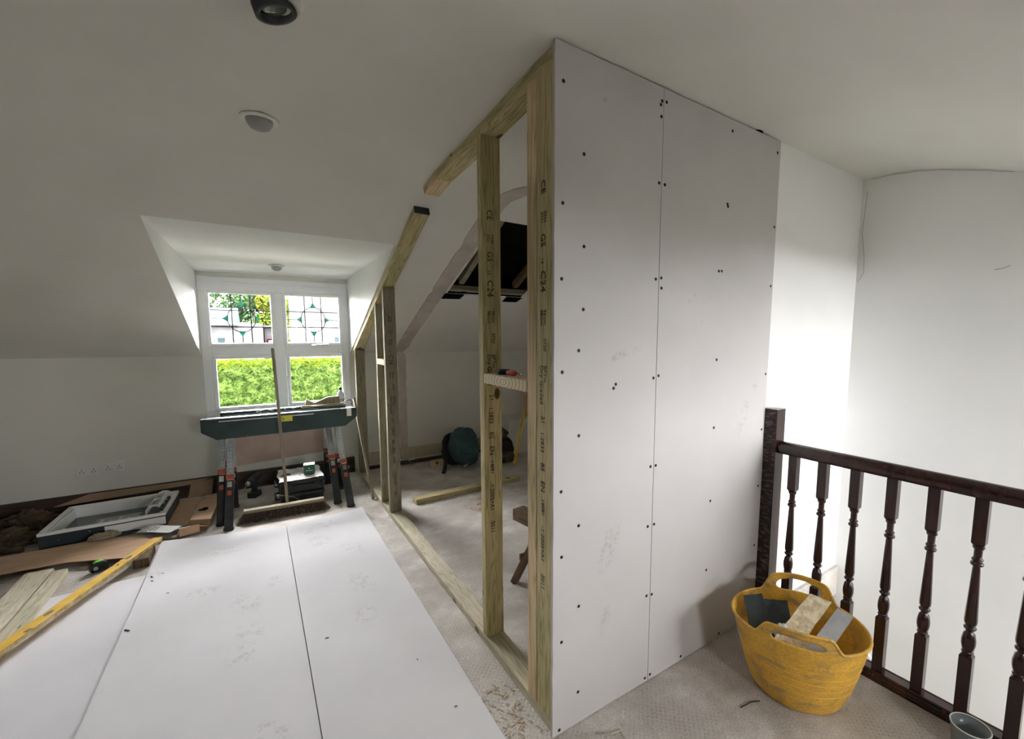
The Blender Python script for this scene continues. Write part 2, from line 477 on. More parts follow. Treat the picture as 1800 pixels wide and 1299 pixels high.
# ------------------------------------------------------------------ mesh helpers
class MB:
    def __init__(s):
        s.v = []
        s.f = []
        s.m = []
        s.sm = []

    def add(s, vs, fs, mi=0, smooth=False, mx=None):
        b = len(s.v)
        for p in vs:
            p = Vector(p)
            s.v.append(mx @ p if mx is not None else p)
        for f in fs:
            s.f.append(tuple(i + b for i in f))
            s.m.append(mi)
            s.sm.append(smooth)

    def box(s, lo, hi, mi=0, mx=None):
        x0, y0, z0 = lo
        x1, y1, z1 = hi
        s.add([(x0, y0, z0), (x1, y0, z0), (x1, y1, z0), (x0, y1, z0), (x0, y0, z1), (x1, y0, z1), (x1, y1, z1), (x0, y1, z1)],
              [(0, 3, 2, 1), (4, 5, 6, 7), (0, 1, 5, 4), (1, 2, 6, 5), (2, 3, 7, 6), (3, 0, 4, 7)], mi, False, mx)

    def quad(s, a, b, c, d, mi=0):
        s.add([a, b, c, d], [(0, 1, 2, 3)], mi)

    def poly(s, pts, mi=0):
        s.add(pts, [tuple(range(len(pts)))], mi)

    def prism(s, pts, vec, mi=0, mx=None):
        """closed outline pts pushed along vec"""
        n = len(pts)
        v = [Vector(p) for p in pts] + [Vector(p) + Vector(vec) for p in pts]
        f = [tuple(range(n))[::-1], tuple(range(n, 2 * n))]
        for i in range(n):
            j = (i + 1) % n
            f.append((i, j, n + j, n + i))
        s.add(v, f, mi, False, mx)

    def tube(s, pts, r, n=10, mi=0, caps=True, smooth=True, mx=None):
        pts = [Vector(p) for p in pts]
        rr = r if isinstance(r, (list, tuple)) else [r] * len(pts)
        vs = []
        up = Vector((0, 0, 1))
        t0 = (pts[1] - pts[0]).normalized()
        if abs(t0.z) > 0.9:
            up = Vector((1, 0, 0))
        a = t0.cross(up).normalized()
        for i, p in enumerate(pts):
            t = (pts[min(i + 1, len(pts) - 1)] - pts[max(i - 1, 0)]).normalized()
            a = (a - t * a.dot(t)).normalized()
            b = t.cross(a)
            for k in range(n):
                an = 2 * PI * k / n
                vs.append(p + (a * math.cos(an) + b * math.sin(an)) * rr[i])
        fs = []
        for i in range(len(pts) - 1):
            for k in range(n):
                k2 = (k + 1) % n
                fs.append((i * n + k, i * n + k2, (i + 1) * n + k2, (i + 1) * n + k))
        s.add(vs, fs, mi, smooth, mx)
        if caps:
            b0 = len(s.v) - len(vs)
            s.f.append(tuple(b0 + k for k in range(n))[::-1])
            s.f.append(tuple(b0 + (len(pts) - 1) * n + k for k in range(n)))
            s.m += [mi, mi]
            s.sm += [False, False]

    def lathe(s, prof, n=24, mi=0, mx=None, sx=1, sy=1, smooth=True, caps=True):
        """prof: list of (radius, z)"""
        vs = []
        for r, z in prof:
            for k in range(n):
                a = 2 * PI * k / n
                vs.append((r * sx * math.cos(a), r * sy * math.sin(a), z))
        fs = []
        for i in range(len(prof) - 1):
            for k in range(n):
                k2 = (k + 1) % n
                fs.append((i * n + k, i * n + k2, (i + 1) * n + k2, (i + 1) * n + k))
        s.add(vs, fs, mi, smooth, mx)
        if caps:
            b0 = len(s.v) - len(vs)
            for (i, rev) in ((0, True), (len(prof) - 1, False)):
                if prof[i][0] > 1e-5:
                    l = tuple(b0 + i * n + k for k in range(n))
                    s.f.append(l[::-1] if rev else l)
                    s.m.append(mi)
                    s.sm.append(False)

    def mesh(s, name):
        me = bpy.data.meshes.new(name)
        me.from_pydata([tuple(v) for v in s.v], [], s.f)
        me.polygons.foreach_set('material_index', s.m)
        me.polygons.foreach_set('use_smooth', s.sm)
        me.update()
        return me

    def build(s, name, mats, parent=None, bevel=0, **tags):
        me = s.mesh(name)
        for mm in (mats if isinstance(mats, (list, tuple)) else [mats]):
            me.materials.append(M[mm])
        return link(name, me, parent, bevel, **tags)


def settags(o, label=None, cat=None, group=None, kind=None):
    if label:
        o['label'] = label
    if cat:
        o['category'] = cat
    if group:
        o['group'] = group
    if kind:
        o['kind'] = kind


def link(name, data, parent=None, bevel=0, mw=None, **tags):
    o = bpy.data.objects.new(name, data)
    COL.objects.link(o)
    if mw is not None:
        o.matrix_world = mw
    if parent is not None:
        o.parent = parent
        o.matrix_parent_inverse = world_of(parent).inverted()
    if bevel:
        b = o.modifiers.new('bevel', 'BEVEL')
        b.width = bevel
        b.segments = 2
        b.limit_method = 'ANGLE'
    settags(o, **tags)
    return o


WORLD = {}


def world_of(o):
    if o.name in WORLD:
        return WORLD[o.name]
    return Matrix.Identity(4)


def thing(name, loc, label, cat, group=None):
    o = bpy.data.objects.new(name, None)
    o.empty_display_size = 0.05
    COL.objects.link(o)
    o.location = loc
    WORLD[o.name] = Matrix.Translation(loc)
    settags(o, label, cat, group)
    return o


def frame_mx(p, xdir, zdir):
    """matrix at p with local z along zdir and local x near xdir"""
    z = Vector(zdir).normalized()
    x = Vector(xdir)
    x = (x - z * x.dot(z)).normalized()
    y = z.cross(x)
    m = Matrix((x, y, z)).transposed().to_4x4()
    m.translation = Vector(p)
    return m


def timber(name, p0, p1, wx, wy, xdir, m, parent=None, bevel=0.003, cut=None, **tags):
    """a sawn timber from p0 to p1 (centre line), wx wide along xdir and wy across; its own local axes so the grain follows it"""
    p0, p1 = Vector(p0), Vector(p1)
    L = (p1 - p0).length
    mx = frame_mx(p0, xdir, p1 - p0)
    b = MB()
    n = max(2, int(L / 0.25) + 1)
    # a few stations so that the edges can wander by a millimetre or two
    vs = []
    rnd = random.Random(name + str(p0))
    for i in range(n):
        t = i / (n - 1)
        jx, jy = rnd.uniform(-.0012, .0012), rnd.uniform(-.0012, .0012)
        z = L * t
        for (sx, sy) in ((-1, -1), (1, -1), (1, 1), (-1, 1)):
            vs.append((sx * wx / 2 + jx, sy * wy / 2 + jy, z))
    fs = [(3, 2, 1, 0), tuple((n - 1) * 4 + k for k in range(4))]
    for i in range(n - 1):
        for k in range(4):
            k2 = (k + 1) % 4
            fs.append((i * 4 + k, i * 4 + k2, (i + 1) * 4 + k2, (i + 1) * 4 + k))
    b.add(vs, fs)
    me = b.mesh(name)
    me.materials.append(M[m])
    return link(name, me, parent, bevel, mw=mx, **tags)


def text_mesh(txt, size, depth=0.0004):
    cu = bpy.data.curves.new('lettering', 'FONT')
    cu.body = txt
    cu.size = size
    cu.extrude = depth
    cu.resolution_u = 2
    o = bpy.data.objects.new('lettering', cu)
    COL.objects.link(o)
    bpy.context.view_layer.update()
    dg = bpy.context.evaluated_depsgraph_get()
    me = bpy.data.meshes.new_from_object(o.evaluated_get(dg))
    bpy.data.objects.remove(o)
    bpy.data.curves.remove(cu)
    return me


def lettering(name, txt, size, mx, m, parent, **tags):
    me = text_mesh(txt, size)
    me.materials.clear()
    me.materials.append(M[m])
    return link(name, me, parent, mw=mx, **tags)


def rot_text(origin, right, up):
    """text plane: reading direction right, letter tops up"""
    r, u = Vector(right).normalized(), Vector(up).normalized()
    n = r.cross(u)
    mx = Matrix((r, u, n)).transposed().to_4x4()
    mx.translation = Vector(origin)
    return mx


def sheet_grid(P, nu, nv, thick=0.0):
    """surface from function P(u,v) -> Vector; returns verts, faces"""
    vs = [P(i / nu, j / nv) for i in range(nu + 1) for j in range(nv + 1)]
    fs = []
    for i in range(nu):
        for j in range(nv):
            a = i * (nv + 1) + j
            fs.append((a, a + nv + 1, a + nv + 2, a + 1))
    return vs, fs


def crumple(name, centre, size, mats, parent=None, seed=0, amp=0.35, sub=4, flat=True, freq=2.2, smooth=False, **tags):
    """an irregular crumpled lump resting on its base"""
    bm = bmesh.new()
    bmesh.ops.create_icosphere(bm, subdivisions=sub, radius=1)
    for v in bm.verts:
        n = noise.noise_vector(v.co * freq + Vector((seed, seed * 1.7, 3)))
        d = 1 + amp * n.x + amp * 0.5 * noise.noise(v.co * freq * 3 + Vector((seed, 0, 0)))
        v.co = v.co * d
        if flat and v.co.z < -0.45:
            v.co.z = -0.45 + (v.co.z + 0.45) * 0.1
    zmin = min(v.co.z for v in bm.verts)
    for v in bm.verts:
        v.co = Vector((centre[0] + v.co.x * size[0], centre[1] + v.co.y * size[1], centre[2] + (v.co.z - zmin) * size[2]))
    me = bpy.data.meshes.new(name)
    bm.to_mesh(me)
    bm.free()
    for p in me.polygons:
        p.use_smooth = smooth
    for mm in (mats if isinstance(mats, (list, tuple)) else [mats]):
        me.materials.append(M[mm])
    return link(name, me, parent, **tags)


# ================================================================== THE ROOM
XL, XR, YF, YN = -3.6, 3.2, 5.35, -2.6      # left wall, gable, eaves wall under the dormer, eaves wall behind the viewer
SM, SB = -0.41346, 2.42                      # slope of the ceiling: z = SB + SM (y - 2.75)
STX = 2.33                                   # edge of the stairwell


def slope_z(y):
    return SB + SM * (y - 2.75)


PROF = [(-2.6, 1.075), (-1.6, 1.483), (-0.6, 1.891), (0.35, 2.278), (0.55, 2.358), (0.70, 2.414), (0.80, 2.447), (0.90, 2.477), (1.0, 2.501), (1.12, 2.518), (1.28, 2.525),
        (1.6, 2.508), (1.9, 2.487), (2.3, 2.467), (2.5, 2.457), (2.62, 2.443), (2.74, 2.418), (2.9, slope_z(2.9)), (3.31, slope_z(3.31)),
        (3.93, slope_z(3.93)), (4.6, slope_z(4.6)), (5.35, slope_z(5.35))]


def ceil_z(y):
    for (a, za), (b, zb) in zip(PROF, PROF[1:]):
        if a <= y <= b:
            return za + (zb - za) * (y - a) / (b - a)
    return PROF[-1][1]


HX0, HX1, HY0, HY1 = 1.475, 2.24, 2.9, 3.93          # hatch for the roof window
xs = [XL, -2.2, -1.4, -0.474, 0.0, 0.2, 0.862, HX0, 1.9, HX1, 2.31, 3.14, XR]
xs = sorted(xs + [0.65, 1.35])
ys = [p[0] for p in PROF]


def xat(i, y):
    x = xs[i]
    if y > 3.31:
        if abs(x + .474) < 1e-6:
            x = -0.474 + (y - 3.31) / 2.04 * 0.054
        if abs(x - .862) < 1e-6:
            x = 0.862 + (y - 3.31) / 2.04 * 0.010
    return x


b = MB()
for i in range(len(xs) - 1):
    for j in range(len(ys) - 1):
        y0, y1 = ys[j], ys[j + 1]
        xm = (xs[i] + xs[i + 1]) / 2
        if -.474 < xm < .862 and y0 >= 3.30:
            continue
        if HX0 < xm < HX1 and HY0 - .01 <= y0 and y1 <= HY1 + .01:
            continue
        if (2.31 < xm < 3.14 or .65 < xm < 1.35) and y1 <= -0.59:
            continue
        b.add([(xat(i, y0), y0, ceil_z(y0)), (xat(i, y1), y1, ceil_z(y1)), (xat(i + 1, y1), y1, ceil_z(y1)), (xat(i + 1, y0), y0, ceil_z(y0))],
              [(0, 1, 2, 3)], 0, True)
me = b.mesh('ceiling')
bm = bmesh.new()
bm.from_mesh(me)
bmesh.ops.remove_doubles(bm, verts=bm.verts, dist=1e-4)
bm.to_mesh(me)
bm.free()
me.materials.append(M['ceil'])
ceiling = link('ceiling', me, kind='structure')

# dormer cheeks, dormer ceiling
b = MB()
b.poly([(-0.474, 3.31, slope_z(3.31)), (-0.42, YF, slope_z(YF)), (-0.42, YF, 2.135)])
b.build('wall_dormer_left', 'white_wall', kind='structure')
b = MB()
b.poly([(0.862, 3.31, slope_z(3.31)), (0.872, YF, 2.145), (0.872, YF, slope_z(YF))])
b.build('wall_dormer_right', 'white_wall', kind='structure')
b = MB()
b.quad((-0.474, 3.31, slope_z(3.31)), (-0.42, YF, 2.135), (0.872, YF, 2.145), (0.862, 3.31, slope_z(3.31)))
b.build('ceiling_dormer', 'white_wall', kind='structure')

# eaves wall under the slope, with the window opening
WX0, WX1, WZ0, WZ1 = -0.415, 0.865, 0.755, 2.095
zk = slope_z(YF)
b = MB()
T = 0.16
b.box((XL, YF, -0.02), (WX0, YF + T, zk + .02))
b.box((WX1, YF, -0.02), (XR, YF + T, zk + .02))
b.box((WX0, YF, -0.02), (WX1, YF + T, WZ0))
b.box((WX0 - .1, YF, zk), (WX0, YF + T, 2.25))
b.box((WX1, YF, zk), (WX1 + .1, YF + T, 2.25))
b.box((WX0, YF, WZ1), (WX1, YF + T, 2.25))
b.build('wall_front', 'wall', kind='structure')

# left wall (outside the frame) and gable on the stair side
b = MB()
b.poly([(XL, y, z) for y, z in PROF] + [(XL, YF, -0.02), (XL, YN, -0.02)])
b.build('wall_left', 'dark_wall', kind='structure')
b = MB()
pts = [(XR, y, z) for y, z in PROF]
b.poly(pts + [(XR, YF, -2.6), (XR, YN, -2.6)])
b.build('wall_right', 'white_wall', kind='structure')
# stretch of finished wall that the new partition butts against
b = MB()
b.box((2.236, 1.3, 0.0), (XR, 1.40, 2.524))
b.build('wall_stair', 'white_wall', kind='structure')
b = MB()
b.box((STX - .04, 1.62, -2.6), (XR, 1.70, 0.0))
b.build('wall_stair_lower', 'wall', kind='structure')
b = MB()                                                             # floor joist casing round the stairwell
b.box((2.31, 1.28, -0.25), (STX, 1.62, -0.002))
b.box((2.31, YN, -0.25), (STX, 1.28, -0.002))
b.build('trim_1', 'white_wall', kind='structure')
b = MB()
b.box((2.30, YN, -2.6), (2.33, 1.70, -0.24))
b.build('wall_stair_side', 'wall', kind='structure')
# sloping skirting string along the gable inside the stairwell
b = MB()
b.prism([(XR - .02, 1.62, -0.10), (XR - .02, 0.9, -0.62), (XR - .02, 0.9, -0.80), (XR - .02, 1.62, -0.28)], (.02, 0, 0))
b.build('trim_2', 'white', kind='structure')
# rear eaves wall behind the viewer: stair window and an added fill-light dormer
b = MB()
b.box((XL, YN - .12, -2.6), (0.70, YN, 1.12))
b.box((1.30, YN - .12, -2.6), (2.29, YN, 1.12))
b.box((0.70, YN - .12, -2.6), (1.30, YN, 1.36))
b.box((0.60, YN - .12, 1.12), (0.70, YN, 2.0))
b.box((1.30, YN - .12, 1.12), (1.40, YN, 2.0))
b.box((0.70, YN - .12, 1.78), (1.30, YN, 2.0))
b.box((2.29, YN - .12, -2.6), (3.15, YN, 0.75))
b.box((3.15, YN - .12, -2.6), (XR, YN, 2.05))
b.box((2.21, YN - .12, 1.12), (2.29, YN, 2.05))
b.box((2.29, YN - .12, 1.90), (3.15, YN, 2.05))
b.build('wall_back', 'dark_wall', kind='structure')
b = MB()
for (x0, x1, zt) in ((2.31, 3.14, 2.0), (.65, 1.35, 1.95)):  # second entry: dormer of the added fill-light window
    z0 = ceil_z(-0.6)
    b.poly([(x0, -0.6, z0), (x0, YN, ceil_z(YN)), (x0, YN, zt)])
    b.poly([(x1, -0.6, z0), (x1, YN, ceil_z(YN)), (x1, YN, zt)])
    b.quad((x0, -0.6, z0), (x0, YN, zt), (x1, YN, zt), (x1, -0.6, z0))
b.build('ceiling_rear_dormers', 'white_wall', kind='structure')

b = MB()                                                             # unseen half-height screen, added to shade the lower board and floor
b.box((2.25, YN, 0), (2.33, -0.95, 0.98))
b.build('light_baffle', 'wall', kind='structure')

# floor
b = MB()
b.box((XL, YN, -0.20), (2.31, 1.28, 0.0))
b.box((XL, 1.28, -0.20), (2.31, YF, 0.0))
b.box((2.31, 1.28, -0.20), (XR, YF, 0.0))
b.build('floor', 'floor', kind='structure')
b = MB()
b.box((2.3, YN, -2.7), (XR, 1.7, -2.6))
b.build('floor_lower', 'floor', kind='structure')

# hatch cut in the slope: felt-lined box of the roof with its framing timbers
b = MB()


def hz(y, up=0.0):
    return slope_z(y) + up


x0, x1 = HX0 - .02, HX1 + .12
ya, yb = HY0 - .02, HY1 + .12
for quad in (((x0, ya, hz(ya, 0)), (x0, yb, hz(yb, 0)), (x0, yb, hz(yb, .26)), (x0, ya, hz(ya, .26))),
             ((x1, ya, hz(ya, 0)), (x1, yb, hz(yb, 0)), (x1, yb, hz(yb, .26)), (x1, ya, hz(ya, .26))),
             ((x0, ya, hz(ya, 0)), (x1, ya, hz(ya, 0)), (x1, ya, hz(ya, .26)), (x0, ya, hz(ya, .26))),
             ((x0, yb, hz(yb, 0)), (x1, yb, hz(yb, 0)), (x1, yb, hz(yb, .26)), (x0, yb, hz(yb, .26))),
             ((x0, ya, hz(ya, .26)), (x1, ya, hz(ya, .26)), (x1, yb, hz(yb, .26)), (x0, yb, hz(yb, .26)))):
    b.quad(*quad)
hatch = b.build('trim_3', 'felt_black', kind='structure')
sdir = Vector((0, 1, SM)).normalized()
timber('header_batten', (1.46, HY0 + .005, hz(HY0, .05)), (2.30, HY0 + .005, hz(HY0, .05)), .05, .06, (0, 1, SM), 'brown_wood', hatch)
timber('sill_batten', (1.46, HY1 - .02, hz(HY1 - .02, .035)), (2.30, HY1 - .02, hz(HY1 - .02, .035)), .035, .05, (0, 1, SM), 'stud_grey', hatch)
timber('rafter', (1.60, HY0 + .02, hz(HY0, .16)), (1.60, HY1 - .02, hz(HY1, .11)), .05, .06, (1, 0, 0), 'stud_grey', hatch)
timber('rafter', (2.16, HY0 + .02, hz(HY0, .16)), (2.16, HY1 - .02, hz(HY1, .11)), .05, .06, (1, 0, 0), 'brown_wood', hatch)
# notches cut below the lower corners of the opening
b = MB()
for (nx0, nx1) in ((1.445, 1.63), (2.08, 2.245)):
    b.add([(nx0, HY1, hz(HY1, -.004)), (nx1 + .02, HY1, hz(HY1, -.004)), (nx1, HY1 + .095, hz(HY1 + .095, -.004)), (nx0, HY1 + .105, hz(HY1 + .105, -.004))],
          [(0, 1, 2, 3)])
b.build('corner_notch', 'felt_black', hatch)
# white paper edge of the cut plasterboard
b = MB()
for (nx0, nx1, yy) in ((1.445, 1.63, HY1 + .104), (2.08, 2.245, HY1 + .10), (1.64, 2.07, HY1)):
    b.box((nx0, yy, hz(yy, -.012)), (nx1, yy + .010, hz(yy, .002)))
b.build('cut_board_edge', 'white', hatch)

# scar of a removed partition: torn strip up the slope and down the eaves wall
rnd = random.Random(3)
N = 46
lf, rt = [], []
for i in range(N + 1):
    y = 5.345 - (5.345 - 2.62) * i / N
    jl = 0.004 * noise.noise(Vector((0, y * 9, 1))) + (0.012 if noise.noise(Vector((2, y * 6, 4))) > .42 else 0)
    jr = 0.010 * noise.noise(Vector((7, y * 8, 1))) + (0.016 if noise.noise(Vector((5, y * 4, 9))) > .25 else 0)
    lf.append((1.322 + jl + max(0, y - 5.0) * .10, y))
    rt.append((1.452 + jr, y))
b = MB()
for i in range(N):
    (xa, y0_), (xb, y1_) = lf[i], lf[i + 1]
    (xc, _), (xd, _) = rt[i], rt[i + 1]
    e = -.006
    z0_, z1_ = ceil_z(y0_) + e, ceil_z(y1_) + e
    b.quad((xa, y0_, z0_), (xc, y0_, z0_), (xd, y1_, z1_), (xb, y1_, z1_))
    b.quad((xa, y0_, z0_), (xb, y1_, z1_), (xb, y1_, z1_ + .005), (xa, y0_, z0_ + .005))
    b.quad((xc, y0_, z0_), (xd, y1_, z1_), (xd, y1_, z1_ + .005), (xc, y0_, z0_ + .005))
b.build('trim_4', 'scar', kind='structure')
b = MB()
N = 30
prev = None
for i in range(N + 1):
    z = 0.19 + (1.335 - .19) * i / N
    xa = 1.385 + .006 * noise.noise(Vector((0, z * 9, 1)))
    xb = 1.475 + .012 * noise.noise(Vector((4, z * 7, 2))) - (0.0 if z > .3 else .0)
    if prev:
        b.box((prev[0], YF - .005, prev[2]), (prev[1], YF + .001, z))
    prev = (xa, xb, z)
b.build('trim_5', 'scar', kind='structure')
# torn plaster patch high on the slope, between the two near studs
b = MB()
pts = [(1.34, 2.72), (1.40, 2.76), (1.455, 2.66), (1.50, 2.56), (1.56, 2.46), (1.60, 2.35), (1.54, 2.30), (1.45, 2.40), (1.39, 2.50), (1.35, 2.60)]
b.prism([(x, y, ceil_z(y) - .007) for x, y in pts], (0, 0, .006))
b.build('trim_6', 'scar', kind='structure')

# pinkish raw plaster below the window
b = MB()
b.prism([(-0.24, YF, .665), (0.66, YF, .665), (0.66, YF, .285), (0.30, YF, .262), (0.0, YF, .250), (-0.24, YF, .235)], (0, -.003, 0))
b.build('trim_7', 'pink', kind='structure')

# skirtings: dark moulded one in the room, raw board and heating pipe inside the new cupboard
b = MB()
prof = [(0, 0), (-.022, 0), (-.022, .115), (-.016, .120), (-.020, .128), (-.020, .142), (-.012, .150), (-.014, .160), (-.008, .172), (0, .175)]
b.prism([(XL, YF + y, z) for y, z in prof], (0.87 - XL, 0, 0))
b.build('baseboard_front', 'skirt', kind='structure', bevel=.001)
b = MB()
b.box((0.99, YF - .014, 0.062), (XR, YF, 0.195))
rb = b.build('baseboard_cupboard', 'dusty_wood', kind='structure')
b = MB()
b.tube([(0.99, 5.30, .035), (1.1, 5.30, .036), (2.0, 5.30, .038), (2.9, 5.30, .036)], .013, 8)
b.tube([(0.99, 5.27, .025), (1.6, 5.272, .026), (2.0, 5.27, .028), (2.9, 5.27, .026)], .010, 8)
pipe = thing('heating_pipes', (1.4, 5.3, .0), 'two dark heating pipes running along the foot of the cupboard wall behind the studs', 'pipe')
b.build('pipe_run', 'copper', pipe)
b = MB()
b.tube([(1.47, 5.285, .028), (1.47, 5.285, .075)], .012, 8)
b.tube([(1.43, 5.28, .062), (1.53, 5.28, .062)], .016, 8)
b.tube([(1.48, 5.26, .02), (1.49, 5.22, .01), (1.485, 5.20, .012)], .007, 6)
b.build('valve', 'galv', pipe, label='grey pipe fitting with a short tail')

# low boxing with a white top in the far corner of the cupboard
b = MB()
b.box((2.66, 4.98, 0), (XR, YF, .455))
b.build('trim_8', 'wall', kind='structure', bevel=.004)
# door stop / pipe bung on the skirting by the last post
d = MB()
d.lathe([(0, .0), (.012, .002), (.016, .012), (.012, .022), (0, .025)], 12, mx=Matrix.Translation((0.795, YF - .022, .07)) @ Matrix.Rotation(PI / 2, 4, 'X'))
d.build('door_stop', 'white', label='small round white stop on the dark skirting right of the sawhorses', cat='door stop')

# wall crack near the gable corner and dark hole in the ceiling above the partition
b = MB()
pts = [(3.196, 1.27, 2.45), (3.196, 1.275, 2.36), (3.196, 1.283, 2.2), (3.196, 1.262, 2.05), (3.196, 1.258, 1.95), (3.196, 1.29, 1.90)]
b.tube(pts, .0009, 4)
pts = [(3.196, 1.25 - .03 * i, ceil_z(1.25 - .03 * i) - .008 - .006 * noise.noise(Vector((i * .6, 0, 0)))) for i in range(22)]
b.tube(pts, .0009, 4)
pts = [(3.197, .655, 1.90), (3.197, .62, 1.905), (3.197, .60, 1.915)]
b.tube(pts, .0011, 4)
b.build('trim_9', 'crack', kind='structure')
b = MB()
b.lathe([(.030, -.003), (.034, 0)], 14, mx=Matrix.Translation((2.05, 1.30, 2.525)), sy=.5)
b.build('trim_10', 'felt_black', kind='structure')

# ================================================================== WINDOW
win = thing('window_1', (0.225, YF, WZ0), 'white plastic four-light dormer window with leaded upper panes', None)
win['kind'] = 'structure'
MX0, MX1 = 0.185, 0.262        # mullion
TZ0, TZ1 = 1.342, 1.433        # transom
FR = 0.050
b = MB()
b.box((WX0, 5.345, 0.812), (-0.342, 5.43, 1.962))
b.box((0.800, 5.345, 0.812), (WX1, 5.43, 1.962))
b.box((WX0, 5.345, 1.962), (WX1, 5.43, WZ1))
b.box((WX0, 5.345, WZ0), (WX1, 5.43, 0.812))
b.build('window_frame', 'upvc', win, bevel=.003)
b = MB()
b.box((WX0, 5.330, 2.052), (WX1, 5.3445, WZ1))
b.build('head_trim', 'upvc', win, bevel=.002)
b = MB()
b.box((MX0, 5.347, .8125), (MX1, 5.429, 1.9615))
b.build('mullion', 'upvc', win, bevel=.004)
b = MB()
b.box((-0.3415, 5.349, TZ0), (MX0 - .0005, 5.428, TZ1))
b.box((MX1 + .0005, 5.349, TZ0), (0.7995, 5.428, TZ1))
b.build('transom', 'upvc', win, bevel=.004)
b = MB()
b.box((WX0 + .002, 5.18, .735), (WX1 - .002, 5.35, .757))
b.build('window_sill', 'upvc', win, bevel=.004)
b = MB()
b.box((0.45, 5.322, 2.02), (0.73, 5.35, 2.036))
b.box((0.44, 5.328, 2.014), (0.74, 5.35, 2.042))
b.build('trickle_vent', 'upvc', win, bevel=.003)


def sash(gx0, gx1, gz0, gz1, lead):
    s_ = .034
    b = MB()
    y0_, y1_ = 5.340, 5.392
    b.box((gx0 - s_, y0_, gz0 - s_ + .0), (gx0, y1_, gz1 + s_))
    b.box((gx1, y0_, gz0 - s_), (gx1 + s_, y1_, gz1 + s_))
    b.box((gx0, y0_, gz1), (gx1, y1_, gz1 + s_))
    b.box((gx0, y0_, gz0 - s_), (gx1, y1_, gz0))
    fr_ = b.build('sash', 'upvc', win, bevel=.006)
    b = MB()
    b.box((gx0 - .002, 5.372, gz0 - .002), (gx1 + .002, 5.376, gz1 + .002))
    b.build('pane', 'glass', fr_)
    if lead:
        cx, cz = (gx0 + gx1) / 2, (gz0 + gz1) / 2
        W_, H_ = gx1 - gx0, gz1 - gz0
        b = MB()
        r = .0048
        yy = 5.369
        for k in (1, 2):
            x = gx0 + W_ * (1 / 3 + .01 if k == 1 else 2 / 3 - .01)
            b.box((x - r, yy, gz0), (x + r, yy + .003, gz1))
            z = gz0 + H_ * k / 3
            b.box((gx0, yy, z - r), (gx1, yy + .003, z + r))
        rx, rz = W_ * .235, H_ * .27
        n = 28
        for k in range(n):
            a0, a1 = 2 * PI * k / n, 2 * PI * (k + 1) / n
            b.tube([(cx + rx * math.cos(a0), yy, cz + rz * math.sin(a0)), (cx + rx * math.cos(a1), yy, cz + rz * math.sin(a1))], .0042, 4)
        b.box((cx - r * .8, yy, cz + rz), (cx + r * .8, yy + .003, gz1))
        b.box((cx - r * .8, yy, gz0), (cx + r * .8, yy + .003, cz - rz))
        b.box((gx0, yy, cz - r * .6), (cx - rx, yy + .003, cz + r * .6))
        b.box((cx + rx, yy, cz - r * .6), (gx1, yy + .003, cz + r * .6))
        b.build('leading', 'lead', fr_)
        t = .032
        for (dx, dz, px, pz) in ((0, 1, cx, cz + rz), (0, -1, cx, cz - rz), (1, 0, cx + rx, cz), (-1, 0, cx - rx, cz)):
            b = MB()
            tip = (px + dx * t * 1.3, yy - .001, pz + dz * t * 1.6)
            sx_, sz_ = (t * 0.95, 0) if dz else (0, t * 1.1)
            base1 = (px - sx_ - dx * t * .3, yy - .001, pz - sz_ - dz * t * .2)
            base2 = (px + sx_ - dx * t * .3, yy - .001, pz + sz_ - dz * t * .2)
            b.prism([tip, base1, base2], (0, .003, 0))
            b.build('green_triangle', 'green_glass', fr_)
    return fr_


sash(-0.334, 0.155, 1.462, 1.938, True)
s2 = sash(0.288, 0.776, 1.464, 1.945, True)
sash(-0.312, 0.153, 0.838, 1.312, False)
s4 = sash(0.298, 0.784, 0.838, 1.318, False)
b = MB()
b.box((0.50, 5.318, 1.436), (0.60, 5.340, 1.448))
b.tube([(0.535, 5.318, 1.442), (0.66, 5.312, 1.446)], .006, 8)
b.build('window_handle', 'chrome', s2)
b = MB()
b.tube([(0.272, 5.318, 1.10), (0.276, 5.300, 1.07), (0.280, 5.298, 0.97), (0.284, 5.31, .94)], .007, 8)
b.box((0.262, 5.320, 1.05), (0.284, 5.342, 1.13))
b.build('window_handle', 'upvc', s4)

# stair window behind the viewer, and an unseen small one added as fill light
for n_, (x0, x1, z0, z1) in enumerate(((2.29, 3.15, .75, 1.90), (.70, 1.30, 1.36, 1.78))):
    wn = thing('window_%d' % (n_ + 2), ((x0 + x1) / 2, YN, z0), None, None)
    wn['kind'] = 'structure'
    b = MB()
    f_ = .05
    b.box((x0, YN - .08, z0), (x0 + f_, YN - .02, z1))
    b.box((x1 - f_, YN - .08, z0), (x1, YN - .02, z1))
    b.box((x0, YN - .08, z0), (x1, YN - .02, z0 + f_))
    b.box((x0, YN - .08, z1 - f_), (x1, YN - .02, z1))
    b.box(((x0 + x1) / 2 - .025, YN - .08, z0), ((x0 + x1) / 2 + .025, YN - .02, z1))
    b.build('window_frame', 'upvc', wn)
    b = MB()
    b.box((x0, YN - .055, z0), (x1, YN - .05, z1))
    b.build('pane', 'glass', wn)

# ================================================================== OUTSIDE
b = MB()
b.add([(-60, 5.6, -1.3), (60, 5.6, -1.3), (60, 90, -1.3), (-60, 90, -1.3)], [(0, 1, 2, 3)])
b.add([(-60, -60, -2.75), (60, -60, -2.75), (60, -2.8, -2.75), (-60, -2.8, -2.75)], [(0, 1, 2, 3)])
b.build('lawn', 'grass', kind='structure')
b = MB()
b.box((-9, 5.6, -1.3), (9, 8.95, -1.285))  # unseen pale strip added to reflect daylight up through the dormer window
b.build('bounce_strip', 'bounce_ground', kind='structure')


